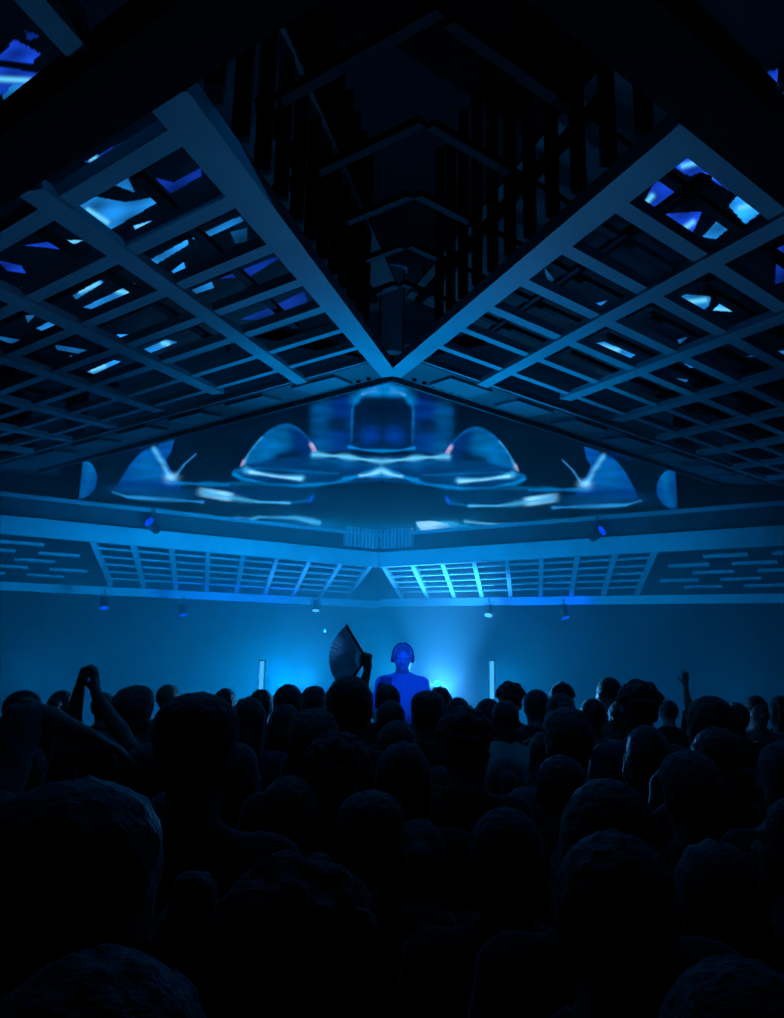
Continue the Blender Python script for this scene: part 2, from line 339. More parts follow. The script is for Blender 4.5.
for W in (WL, WR):
    L = 12.0
    # rail heights from the photo: top rail top/bottom at the corner
    railh = .215
    # bar vector: from upper rail underside to lower rail
    def fitT(k):
        s_ = W.px(*BARS[W.side][k][:2]); best = None
        for t in np.linspace(.3, 4, 800):
            q = proj(s_+W.B*t); e = abs(q[1]-BARS[W.side][k][3])
            if best is None or e < best[0]: best = (e, t)
        return best[1], W.tz(*BARS[W.side][k][:2])[0]
    (T1, t1), (T8, t8) = fitT(2), fitT(8)
    BVt = lambda t: W.B*(T1+(T8-T1)*(t-t1)/(t8-t1))
    s_ = W.px(*BARS[W.side][4][:2]); zt = s_[2]-W.C[2]; BV = BVt(2.0)
    root = empty('balcony_grid', W.p(3, 0, zt), {'left': 'sloping slatted grid under the left balcony front, between two pale rails', 'right': 'sloping slatted grid under the right balcony front, brightest beside the corner'}[W.side], 'balcony grid', 'slatted grids under the balcony')
    up_n = nrm(np.cross(W.D, BV)); up_n = up_n if up_n[2] > 0 else -up_n
    mb = MB(); a = W.p(0, 0, zt); 
    mb.hexa([a, a+W.D*L, a+W.D*L+W.N*.12, a+W.N*.12, a-ZUP*zt, a+W.D*L-ZUP*zt, a+W.D*L+W.N*.12-ZUP*zt, a+W.N*.12-ZUP*zt]); mb.build('upper_rail', M['rail'], root)
    lr = .15; lo_pt = lambda t: a+W.D*t+BVt(t)
    mb = MB(); b0 = lo_pt(0)-W.D*((lo_pt(0)-W.C)@R0/(W.D@R0)); b1 = lo_pt(L)
    mb.hexa([b0-ZUP*lr, b1-ZUP*lr, b1+W.N*.12-ZUP*lr, b0+W.N*.12-ZUP*lr, b0, b1, b1+W.N*.12, b0+W.N*.12]); mb.build('lower_rail', M['rail'], root)
    ts = [W.tz(b[0], b[1])[0] for b in BARS[W.side]]; print(W.side, 'bars at', np.round(ts, 2))
    step = (ts[8]-ts[1])/7; t = ts[1]-step
    for k in range(9):
        tk = ts[0] if k == 0 else ts[1]+(k-1)*step; p0 = W.p(tk, 0, zt); mb = MB(); mb.bar(p0, p0+BVt(tk), .075, .09, up_n); mb.build('sloping_bar', M['rail'], root)
    te9 = ts[1]+7*step
    for k in range(1, 6):
        fr = k/6.0; p0 = W.p(ts[0], 0, zt)+BVt(ts[0])*fr; p1 = W.p(te9, 0, zt)+BVt(te9)*fr
        mb = MB(); mb.bar(p0+up_n*.02, p1+up_n*.02, .035, .03, up_n); mb.build('cross_slat', M['rail'], root)
        for q in range(8):
            tq = te9+.3+.95*q+(.45 if k % 2 else 0); mb = MB(); mb.bar(W.p(tq, 0, zt)+BVt(tq)*fr, W.p(tq+.62, 0, zt)+BVt(tq+.62)*fr, .09, .03, up_n); mb.build('short_slat', M['rail'], root)
    # fascia above the rail
    zs = [W.tz(*q)[1] for q in ([(100, 504), (200, 516.5), (300, 531)] if W.side == 'left' else [(480, 530), (600, 519), (700, 510)])]; zf = float(np.mean(zs)); print('fascia heights', zs)
    W.zf = zf
    mb = MB(); a = W.p(0, .06, 0); b = W.p(L, .06, 0)
    mb.hexa([a, b, b+W.N*.2, a+W.N*.2, a+ZUP*zf, b+ZUP*zf, b+W.N*.2+ZUP*zf, a+W.N*.2+ZUP*zf]); 
    ob = struct(mb.build('trim_1' if W.side == 'left' else 'trim_2', M['fascia']))
    mb = MB(); a = W.p(0, -.04, zf); mb.hexa([a, a+W.D*L, a+W.D*L+W.N*.3, a+W.N*.3, a+ZUP*.05, a+W.D*L+ZUP*.05, a+W.D*L+W.N*.3+ZUP*.05, a+W.N*.3+ZUP*.05])
    struct(mb.build('trim_3' if W.side == 'left' else 'trim_4', M['steel']))
    # wing wall behind and above the screens
    mb = MB(); a = W.p(-.5, .6, zf+.05); b = W.p(L, .6, zf+.05)
    mb.hexa([a, b, b+W.N*.2, a+W.N*.2, a+ZUP*3.6, b+ZUP*3.6, b+W.N*.2+ZUP*3.6, a+W.N*.2+ZUP*3.6]); struct(mb.build('wall_left_wing' if W.side == 'left' else 'wall_right_wing', M['fascia']))
# louvred vent on the fascia at the corner
vent = empty('corner_vent', W.p(0, 0, .1), 'row of upright louvre slats wrapped round the balcony corner below the screen', 'vent')
for W in (WL, WR):
    for k in range(9):
        mb = MB(); a = W.p(.08+.075*k, .0, .07); mb.box(a+ZUP*.17, (.02, .06, .17), (W.D, W.N, ZUP)); mb.build('louvre', M['steel'], vent)

# ------------------------------------------------------------------ video wall
def seg(X, Y, pts, w, soft=1.0):
    out = np.zeros(X.shape); w = w*(.55+.75*(.5+.5*np.sin(X*.13+1.7*np.cos(X*.05)))); 
    for (x1, y1), (x2, y2) in zip(pts[:-1], pts[1:]):
        L2 = (x2-x1)**2+(y2-y1)**2+1e-9; t = np.clip(((X-x1)*(x2-x1)+(Y-y1)*(y2-y1))/L2, 0, 1)
        out = np.maximum(out, np.exp(-(np.hypot(X-x1-t*(x2-x1), Y-y1-t*(y2-y1))/w)**2))
    return out
def blob(X, Y, cx, cy, rx, ry, rot=0, p=2.0):
    c, s = math.cos(rot), math.sin(rot); dx, dy = X-cx, Y-cy
    return np.exp(-((np.abs((dx*c+dy*s)/rx))**p+(np.abs((-dx*s+dy*c)/ry))**p))
def sm(x, a, b): t = np.clip((x-a)/(b-a), 0, 1); return t*t*(3-2*t)
def hashn(X, Y, fx, fy):
    return .5+.5*np.sin(X*fx+2.1*np.sin(Y*fy))*np.cos(Y*fy*1.7+1.3*np.sin(X*fx*.6))
def video(X, Y, right):
    """design of the abstract video, laid out for the left half (the right half is its mirror)"""
    C = np.zeros(X.shape+(3,))
    def mix(mask, col):
        nonlocal C
        mask = np.clip(mask, 0, 1)[..., None]; C = C*(1-mask)+V(col)*mask
    navy = V([.0, .018, .06]); deep = V([.0, .035, .2]); blue = V([.0, .05, .45]); cy = V([.0, .2, .6]); wh = V([.24, .72, 1.15])
    C[:] = (.0, .004, .014)
    # lower pool of light blue haze over the screen foot
    mix(sm(Y, 478, 492)*sm(X, 175, 290)*.8, navy*.9)
    mix(blob(X, Y, 345, 531, 70, 12, .12, 4)*.8, (.0, .09, .22))
    st = .8+.2*np.sin((X+Y)*1.9)
    # centre dome
    b = sm(X, 308, 314)*sm(Y, 390+(383-X)*.25-4, 390+(383-X)*.25)*(1-sm(Y, 452-(X-310)*.08, 456-(X-310)*.08)); mix(b*.75, deep*.8)
    mix(blob(X, Y, 322, 418, 11, 18, 0, 3)*.5, cy*.5); mix(blob(X, Y, 341, 407, 10, 13)*.8, blue*.5); mix(blob(X, Y, 338, 440, 13, 9)*.7, blue*.6); mix(blob(X, Y, 322, 445, 12, 8)*.6, cy*.5)
    mix(blob(X, Y, 337, 424, 12, 8, 0, 3)*.8, V([0, .006, .025]))
    mix(sm(X, 352, 355)*sm(Y, 388, 391)*(1-sm(Y, 446, 449))*.97, V([.0, .007, .028])); mix(sm(X, 352, 354)*blob(X, Y, 370, 436, 11, 9)*.8, blue*.7)
    mix(seg(X, Y, [(356, 399), (364, 391), (376, 388), (384, 387)], 5)*.8*st, cy*1.1); mix(seg(X, Y, [(362, 394), (374, 390)], 2.2)*.7*st, wh*.8); mix(seg(X, Y, [(352, 440), (352, 410), (355, 399)], 1.2)*.35, cy); mix(blob(X, Y, 372, 391, 14, 6, 0, 3)*.75, V([0, .2, .6]))
    # left dome
    top = 424+np.where(X < 288, ((288-X)/47.)**2*43, ((X-288)/32.)**1.8*29)
    dome = sm(Y, top-1.5, top+1.5)*(1-sm(Y, 466-(X-241)*.16, 468-(X-241)*.16))*(X > 238)*(X < 322)
    mix(dome*.9, deep*.7); mix(dome*blob(X, Y, 266, 447, 22, 24, .5, 4)*.95, V([0, .13, .42])); mix(dome*blob(X, Y, 283, 440, 7, 18, 0, 3)*.7, cy*.55)
    mix(dome*blob(X, Y, 301, 438, 8, 15)*.8, blue*.35); mix(dome*blob(X, Y, 289, 458, 17, 7, -.1, 4), V([0, .008, .04])); mix(dome*(1-sm(Y, top+1, top+5))*.45, V([0, .15, .5]))
    mix(dome*seg(X, Y, [(243, 466), (250, 449), (262, 437)], 2.2)*.8, V([.05, .4, .75])); mix(blob(X, Y, 244, 463, 1.6, 4, .4, 4)*.7, V([.4, .3, .5])); mix(dome*blob(X, Y, 314, 447, 2.8, 5, -.5, 4)*.8, V([.5, .38, .62]))
    # disc under the domes
    disc = ((X-330)/97.)**2+((Y-470+(X-330)*.03)/15.)**2; mix((1-sm(disc, .9, 1.05))*.9, V([.0, .035, .16])); 
    mix(seg(X, Y, [(235, 474), (245, 479), (270, 484), (300, 486), (335, 483), (352, 479), (366, 472), (383, 469)], 1.6)*.8, cy*1.2)
    mix(seg(X, Y, [(248, 470), (258, 473), (280, 476), (303, 478)], 2.8)*.85, V([.06, .5, .95])); mix(seg(X, Y, [(252, 472), (275, 476), (302, 479)], 1.8), wh)
    mix(seg(X, Y, [(236, 471), (260, 468), (300, 471), (340, 474)], 1.3)*.5, cy); mix(seg(X, Y, [(315, 455), (340, 456), (362, 459), (383, 462)], 2.2)*.9, V([.12, .6, .95]))
    mix(seg(X, Y, [(350, 447), (366, 450), (383, 451)], 1.3)*.8, cy*1.4); mix(seg(X, Y, [(362, 476), (374, 474), (383, 470)], 2.6), V([.2, .75, 1.2])); mix(seg(X, Y, [(345, 478), (383, 476)], 1.3)*.8, cy*1.3)
    mix(seg(X, Y, [(315, 460), (383, 466)], 4)*.5, V([0, .12, .42]))
    # lower ripple
    mix(blob(X, Y, 262, 493, 55, 9, .06, 4)*.7, V([0, .03, .12])); mix(seg(X, Y, [(180, 485), (230, 483), (300, 487)], 1.3)*.5, cy*.7)
    mix(blob(X, Y, 218, 494.5, 17, 4.6, .16, 6), wh); mix(seg(X, Y, [(205, 492), (235, 498), (262, 502), (292, 503)], 1.8)*.95, V([.06, .5, .95])); mix(seg(X, Y, [(292, 503), (314, 500)], 1.0)*.6, cy); mix(seg(X, Y, [(312, 501), (315, 496)], 1.4)*.9, blue*1.6)
    # far dome with crossing highlights
    top2 = 447+((157-X)/40.)**2*44; d2 = sm(Y, top2-1.5, top2+1.5)*(1-sm(Y, 490, 492))*(X > 116)*(X < 160+(Y-447)*.55); mix(d2*.9, V([0, .07, .38])); mix(d2*blob(X, Y, 150, 468, 16, 16)*.7, V([0, .18, .6])); mix(d2*sm(Y, 478, 486)*.8, V([0, .02, .2]))
    mix(seg(X, Y, [(126, 452), (138, 446), (150, 449)], 2)*.4, blue*.5); mix(inpoly(X, Y, [(156, 450), (160, 444), (175, 440), (172, 452), (166, 462)])*.9, V([0, .09, .45])); mix(seg(X, Y, [(155, 449), (164, 463), (172, 479)], 1.9)*.9, V([.08, .5, .95])); mix(seg(X, Y, [(197, 454), (186, 464), (178, 475)], 1.2)*.8, V([.03, .3, .8])); mix(blob(X, Y, 173, 478, 6, 4)*.9, wh)
    mix(blob(X, Y, 158, 493, 45, 5.5, .05, 4)*.7, V([0, .06, .22])); mix(seg(X, Y, [(115, 492), (130, 497), (160, 499), (205, 502)], 1.5)*.85, V([.02, .3, .75])); mix(seg(X, Y, [(170, 482), (200, 484), (230, 485)], 1.8)*.8, cy)
    # end of the screen
    e = 1.0*(((X-80)/19.)**2+((Y-479)/20.)**2 < 1); mix(e*.9, V([0, .06, .3])); mix(e*blob(X, Y, 91, 468, 6, 10, .3)*.7, V([0, .2, .6])); mix(e*blob(X, Y, 86, 490, 4, 8, .6)*.6, cy*.7); mix(e*blob(X, Y, 82, 478, 3, 12, .4)*.5, V([0, .01, .06]))
    # foot strokes
    if right:
        mix(inpoly(X, Y, [(347, 520), (310, 519), (290, 523), (322, 536), (342, 539)])*.9, V([0, .32, .72])); mix(inpoly(X, Y, [(346, 521), (328, 519), (312, 522), (312, 533), (336, 537)])*1.0, V([.32, .75, 1.1])); mix(blob(X, Y, 312, 527, 9, 7, 0, 3)*.7, V([.08, .5, .95])); mix(seg(X, Y, [(295, 519), (255, 521), (238, 524)], 2)*.9, V([.1, .55, .95]))
        mix(blob(X, Y, 305, 527, 25, 6, 0, 3)*.5, V([0, .3, .7]))
    else:
        mix(blob(X, Y, 320, 529, 40, 7, .1, 4)*.8, V([0, .12, .35])); mix(seg(X, Y, [(232, 520), (250, 521), (262, 517), (300, 518), (322, 523)], 2.2)*.9, V([.05, .45, .9]))
    mix(seg(X, Y, [(338, 534), (352, 537), (366, 539), (383, 540)], 1.4)*.8, V([.06, .5, .95])); mix(seg(X, Y, [(120, 505), (200, 514), (260, 523), (320, 532)], 1.2)*.5, V([0, .15, .35]))
    C *= (.62+.55*hashn(X, Y, .09, .21)+.18*hashn(X, Y, .31, .55))[..., None]
    C *= (.94+.06*np.sin((X*1.3-Y*1.9)*1.5))[..., None]
    mix((X < 78)*1.0, (0, 0, 0))
    return C
for W in (WL, WR):
    back = .1; xe = 80 if W.side == 'left' else 676
    te = W.tz(xe, 490, back)[0]; n_t = 620; z0 = W.zf+.06; z1 = z0+3.3; n_z = 250
    tt, zz = np.meshgrid(np.linspace(-.058, te, n_t), np.linspace(z0, z1, n_z), indexing='ij')
    p = W.p(0, back)[None, None]+tt[..., None]*W.D+zz[..., None]*ZUP
    d = p-CAM; dz = d@Fw; X = CX+FPX*(d@Rt)/dz; Y = CY-FPX*(d@Up)/dz
    XC = 379+(552-Y)*.03
    if W.side == 'right': X, Y = 383-(X-XC)*1.03, Y-.033*(X-XC)
    else: X = X+383-XC*1.0
    mesh_grid(W.N*.08, p, video(X, Y, W.side == 'right'), 'video_wall', M['video'],
        {'left': 'curving blue dome and ripple video on the screen left of the corner', 'right': 'blue dome video on the screen right of the corner, white patch at its foot'}[W.side], 'video walls above the balcony')

# ------------------------------------------------------------------ stage, desk, lamps
SY = 7.25; dj = at(403, 643, SY); STZ = dj[2]-1.79
mb = MB(); mb.box((dj[0], SY+.9, STZ/2), (2.0, 1.5, STZ/2)); st = mb.build('stage', M['black'], bevel=.01); tag(st, 'low black stage platform under the DJ, behind the crowd', 'stage')
desk = empty('dj_desk', (dj[0], SY-.45, STZ), 'dark DJ desk with thin top in front of the performer', 'desk')
mb = MB(); mb.box((dj[0], SY-.45, STZ+1.0), (.62, .26, .02)); mb.build('desk_top', M['plastic'], desk, bevel=.005)
for sx in (-1, 1):
    for sy in (-1, 1):
        mb = MB(); mb.tube([(dj[0]+sx*.55, SY-.45+sy*.2, STZ), (dj[0]+sx*.55, SY-.45+sy*.2, STZ+.98)], .02); mb.build('leg', M['steel_dark'], desk)
    mb = MB(); mb.tube([(dj[0]+sx*.55, SY-.65, STZ+.3), (dj[0]+sx*.55, SY-.25, STZ+.3)], .015); mb.build('stretcher', M['steel_dark'], desk)
dz = STZ+1.02
for sx, lab in ((-1, 'black media player deck left of the mixer on the DJ desk'), (1, 'black media player deck right of the mixer on the DJ desk')):
    r2 = empty('media_player', (dj[0]+sx*.34, SY-.45, dz), lab, 'media player', 'media players on the desk')
    mb = MB(); mb.box((dj[0]+sx*.34, SY-.45, dz+.04), (.15, .18, .04)); mb.build('body', M['plastic'], r2, bevel=.006)
    mb = MB(); mb.tube([(dj[0]+sx*.34, SY-.43, dz+.08), (dj[0]+sx*.34, SY-.43, dz+.095)], .09, 28); mb.build('jog_wheel', M['chrome'], r2)
r2 = empty('mixer', (dj[0], SY-.45, dz), 'black mixer between the two decks on the DJ desk', 'mixer')
mb = MB(); mb.box((dj[0], SY-.45, dz+.045), (.15, .18, .045)); mb.build('body', M['plastic'], r2, bevel=.006)
for i in range(4):
    for j in range(3): mb = MB(); mb.tube([(dj[0]-.1+.065*i, SY-.38-.06*j, dz+.09), (dj[0]-.1+.065*i, SY-.38-.06*j, dz+.105)], .012, 10); mb.build('knob', M['chrome'], r2)
# camera on a bracket beside the DJ
c = at(386, 681, SY-.25)
r2 = empty('camcorder', c-V([0, 0, .2]), 'small camera on a bracket beside the DJ hand', 'camera')
mb = MB(); mb.box(c, (.05, .07, .035)); mb.build('body', M['plastic'], r2, bevel=.006)
mb = MB(); mb.tube([c-V([0, .06, 0]), c-V([0, .12, 0])], [.024, .028], 16); mb.build('lens', M['plastic'], r2)
mb = MB(); mb.tube([c-V([0, 0, .03]), V([c[0], c[1], dz])], .008, 8); mb.build('bracket_arm', M['steel_dark'], r2)

def par_can(name, c, aim, lens, label, size=1.0, group=None, cat='stage light', hung=True):
    aim = nrm(aim); r2 = empty(name, c, label, cat, group)
    mb = MB(); mb.tube([c-aim*.16*size, c-aim*.14*size, c+aim*.02*size, c+aim*.12*size], [.05*size, .085*size, .09*size, .105*size], 20); mb.build('housing', M['plastic'], r2, smooth=False)
    mb = MB(); mb.tube([c+aim*.115*size, c+aim*.125*size], .096*size, 20); mb.build('lens', M[lens], r2)
    if not hung:
        mb = MB(); mb.tube([V([c[0], c[1], STZ]), c-ZUP*.08*size], .02, 10); mb.build('stand', M['steel_dark'], r2); return r2
    sd = nrm(np.cross(aim, ZUP)) if abs(aim[2]) < .98 else R0; mb = MB(); u = ZUP
    mb.tube([c-sd*.11*size, c-sd*.12*size+u*.14*size, c-sd*.05*size+u*.2*size, c+sd*.05*size+u*.2*size, c+sd*.12*size+u*.14*size, c+sd*.11*size], .012*size, 8); mb.build('yoke', M['steel_dark'], r2)
    mb = MB(); mb.tube([c+u*.2*size, c+u*.32*size], .02*size, 8); mb.build('clamp', M['steel_dark'], r2)
    return r2
# glowing stage light behind the DJ shoulder
KEY = at(437, 684, 8.3)
par_can('stage_light', KEY, (-.05, -1, .12), 'lens_c', 'bright cyan stage light glowing behind the DJ shoulder', .35, hung=False)
KEY2 = V([dj[0]-.05, 8.2, STZ+.9])
par_can('stage_light', KEY2, (0, -.6, .8), 'lens_c', 'cyan stage light hidden behind the DJ, aimed up', .8, hung=False)
for px, py, aim, lab, W in ((153, 526, (-.3, -.6, .35), 'small royal blue spotlight on the upper rail of the left balcony', WL), (597, 534, (.5, -.6, .35), 'small royal blue spotlight on the upper rail of the right balcony', WR)):
    q = W.px(px, py, -.1); par_can('spotlight', q, aim, 'lens_b', lab, .85, 'blue spotlights on the upper rails')
for px, py, aim, ln, lab in ((316, 606, (0, -.3, -1), 'lens_w', 'pale round lamp hanging under the left balcony near the corner'), (489, 611, (-.2, -.5, -1), 'lens_w', 'pale round lamp hanging under the right balcony near the corner'),
      (104, 603, (.2, -.3, -1), 'lens_b', 'dim lamp hanging under the left balcony, leftmost of the hanging lamps'), (183, 610, (.2, -.3, -1), 'lens_b', 'dim blue lamp hanging under the left balcony, second from the left'), (564, 613, (.2, -.3, -1), 'lens_b', 'dim lamp hanging under the right balcony, rightmost of the hanging lamps')):
    q = (WL if px < 380 else WR).px(px, py, 1.3); par_can('hanging_lamp', q, aim, ln, lab, .75, 'lamps hanging under the balcony', 'hanging lamp')
q = at(325, 631, 11); par_can('pin_spot', q, (0, -1, -.1), 'lens_w', 'tiny white pin spot in the haze left of the fan top', .2)
for px, y0, y1, lab in ((262, 661, 697, 'upright glowing tube light left of the DJ, rising above the crowd'), (492, 661, 697, 'upright glowing tube light right of the DJ, behind a raised hand')):
    a = at(px, y0, 8.6); r2 = empty('tube_light', (a[0], a[1], STZ), lab, 'tube light', 'upright tube lights')
    mb = MB(); mb.tube([(a[0], a[1], a[2]-.75), (a[0], a[1], a[2])], .022, 16); mb.build('tube', M['tube'], r2)
    mb = MB(); mb.box((a[0], a[1]+.04, a[2]-.37), (.03, .014, .38)); mb.build('channel', M['chrome'], r2)
    mb = MB(); mb.tube([(a[0], a[1], STZ+.03), (a[0], a[1], a[2]-.75)], .014, 10); mb.build('pole', M['steel_dark'], r2)
    mb = MB(); mb.tube([(a[0], a[1], STZ), (a[0], a[1], STZ+.03)], .16, 24); mb.build('base', M['steel_dark'], r2)

# ------------------------------------------------------------------ people: smooth distance-field bodies turned into one mesh each
def cap(a, b, ra, rb, k=.02): return ('c', V(a, dtype=float), V(b, dtype=float), ra, rb, k)
def ell(c, r, k=.02): return ('e', V(c, dtype=float), V(r, dtype=float), 0, 0, k)
def field(prims, lo, h, shp, grow=0.0, subs=()):
    D = np.full(shp, 1.0, np.float32)
    ax = [lo[i]+h*np.arange(shp[i]) for i in range(3)]
    def apply(pr, sub=False):
        typ, a, b, ra, rb, k = pr; m = k+3*h+grow+.01
        if typ == 'c': mn = np.minimum(a-ra, b-rb)-m; mx = np.maximum(a+ra, b+rb)+m; mn = np.minimum(mn, np.minimum(a, b)-max(ra, rb)-m); mx = np.maximum(mx, np.maximum(a, b)+max(ra, rb)+m)
        else: mn = a-b-m; mx = a+b+m
        i0 = np.maximum(0, np.floor((mn-lo)/h).astype(int)); i1 = np.minimum(shp, np.ceil((mx-lo)/h).astype(int)+1)
        if (i1 <= i0).any(): return
        sl = tuple(slice(i0[i], i1[i]) for i in range(3))
        X = ax[0][sl[0]][:, None, None]; Y = ax[1][sl[1]][None, :, None]; Z = ax[2][sl[2]][None, None, :]
        if typ == 'c':
            ba = b-a; L = ba@ba+1e-12; px, py, pz = X-a[0], Y-a[1], Z-a[2]
            t = np.clip((px*ba[0]+py*ba[1]+pz*ba[2])/L, 0, 1)
            d = np.sqrt((px-t*ba[0])**2+(py-t*ba[1])**2+(pz-t*ba[2])**2)-(ra+(rb-ra)*t)
        else:
            px, py, pz = X-a[0], Y-a[1], Z-a[2]
            k0 = np.sqrt((px/b[0])**2+(py/b[1])**2+(pz/b[2])**2); k1 = np.sqrt((px/b[0]**2)**2+(py/b[1]**2)**2+(pz/b[2]**2)**2)+1e-9; d = k0*(k0-1)/k1
        A = D[sl]
        if sub: hh = np.clip(.5-.5*(A+d)/k, 0, 1); D[sl] = A*(1-hh)+(-d)*hh+k*hh*(1-hh)
        else: hh = np.clip(.5+.5*(d-A)/k, 0, 1); D[sl] = d*(1-hh)+A*hh-k*hh*(1-hh)
    for pr in prims: apply(pr)
    if grow: D -= grow
    for pr in subs: apply(pr, True)
    return D, ax
def nets(D, lo, h):
    s = D < 0; n = V(D.shape)-1
    c = np.zeros(tuple(n), np.int8)
    for i in (0, 1):
        for j in (0, 1):
            for k in (0, 1): c += s[i:i+n[0], j:j+n[1], k:k+n[2]]
    act = (c > 0) & (c < 8); idx = np.argwhere(act); ids = np.full(tuple(n), -1, np.int64); ids[act] = np.arange(len(idx))
    acc = np.zeros((len(idx), 3)); cnt = np.zeros(len(idx))
    for a in range(3):
        o1, o2 = [x for x in range(3) if x != a]
        for i in (0, 1):
            for j in (0, 1):
                p = idx.copy(); p[:, o1] += i; p[:, o2] += j; q = p.copy(); q[:, a] += 1
                d0 = D[p[:, 0], p[:, 1], p[:, 2]]; d1 = D[q[:, 0], q[:, 1], q[:, 2]]; m = (d0 < 0) != (d1 < 0)
                t = np.where(m, d0/(np.where(m, d0-d1, 1)), 0); pt = p.astype(float); pt[:, a] += t
                acc[m] += pt[m]; cnt[m] += 1
    verts = acc/cnt[:, None]*h+lo; faces = []
    for a in range(3):
        b, c2 = (a+1) % 3, (a+2) % 3
        sl0 = [slice(1, -1)]*3; sl0[a] = slice(0, D.shape[a]-1)
        sA = s[tuple(sl0)]; sl1 = list(sl0); sl1[a] = slice(1, D.shape[a]); sB = s[tuple(sl1)]
        e = np.argwhere(sA != sB)
        if len(e) == 0: continue
        fl = sA[e[:, 0], e[:, 1], e[:, 2]]; off = V([1, 1, 1]); off[a] = 0; e = e+off
        def g(db, dc): q = e.copy(); q[:, b] -= db; q[:, c2] -= dc; return ids[q[:, 0], q[:, 1], q[:, 2]]
        f = np.stack([g(0, 0), g(1, 0), g(1, 1), g(0, 1)], 1); f[~fl] = f[~fl][:, ::-1]; f = f[:, ::-1]; faces.append(f)
    return verts, np.concatenate(faces)
def sdf_mesh(name, prims, h, m, grow=0.0, subs=(), clip=None, noise=None):
    pts = []
    for p in prims:
        if p[0] == 'c': pts += [p[1]-p[3], p[1]+p[3], p[2]-p[4], p[2]+p[4]]
        else: pts += [p[1]-p[2], p[1]+p[2]]
    pts = V(pts); lo = pts.min(0)-.05-grow; hi = pts.max(0)+.05+grow; shp = tuple(np.ceil((hi-lo)/h).astype(int)+1)
    D, ax = field(prims, lo, h, shp, grow, subs)
    X, Y, Z = ax[0][:, None, None], ax[1][None, :, None], ax[2][None, None, :]
    if noise: D = D+noise(X, Y, Z)
    if clip: D = np.maximum(D, clip(X, Y, Z))
    v, f = nets(D.astype(np.float32), lo, h)
    me = bpy.data.meshes.new(name); me.from_pydata(v.tolist(), [], f.tolist()); me.update()
    me.polygons.foreach_set('use_smooth', [True]*len(me.polygons)); me.materials.append(m)
    return me
def rot_about(p, piv, R): return piv+R@(V(p)-piv)
def hand(W, d, n, t, curl=.5, thumb=.6, sc=1.0):
    """wrist point, pointing direction, palm normal (towards the palm side), thumb side"""
    d = nrm(d); n = nrm(V(n)-d*(V(n)@d)); t = nrm(np.cross(d, n))*(1 if np.cross(d, n)@V(t) > 0 else -1); P = []
    W = V(W, dtype=float)
    offs = [.030, .010, -.010, -.029]; pl = [.092, .096, .090, .082]; fl = [.072, .080, .074, .058]
    for k in range(4):
        b = W+d*.01*sc+t*offs[k]*.6*sc; kn = W+(d*pl[k]+t*offs[k])*sc
        P.append(cap(b, kn, .016*sc, .0125*sc, .012))
        c1 = curl*.9; dd = nrm(d*math.cos(c1)+n*math.sin(c1)+t*offs[k]*2); m1 = kn+dd*fl[k]*.45*sc
        c2 = curl*2.0; d2 = nrm(d*math.cos(c2)+n*math.sin(c2)+t*offs[k]*2); m2 = m1+d2*fl[k]*.32*sc
        c3 = curl*2.7; d3 = nrm(d*math.cos(c3)+n*math.sin(c3)); m3 = m2+d3*fl[k]*.25*sc
        P += [cap(kn, m1, .0095*sc, .009*sc, .004), cap(m1, m2, .009*sc, .0085*sc, .003), cap(m2, m3, .0085*sc, .0075*sc, .003)]
    tb = W+(d*.03+t*.022+n*.008)*sc; t1 = tb+nrm(d*.6+t*thumb+n*.35)*.045*sc; t2 = t1+nrm(d*.85+t*thumb*.4+n*.3)*.035*sc
    P += [cap(tb, t1, .015*sc, .0115*sc, .008), cap(t1, t2, .011*sc, .0085*sc, .003)]
    return P
def arm(sh, el, wr, hd, n, t, curl=.4, k=1.0):
    sh, el, wr = V(sh, dtype=float), V(el, dtype=float), V(wr, dtype=float)
    up = [cap(sh, el, .052*k, .038*k, .03)]
    fo = [cap(el, el+(wr-el)*.35, .038*k, .040*k, .02), cap(el+(wr-el)*.35, wr, .040*k, .0255*k, .02)]
    return up, fo+hand(wr, hd, n, t, curl)
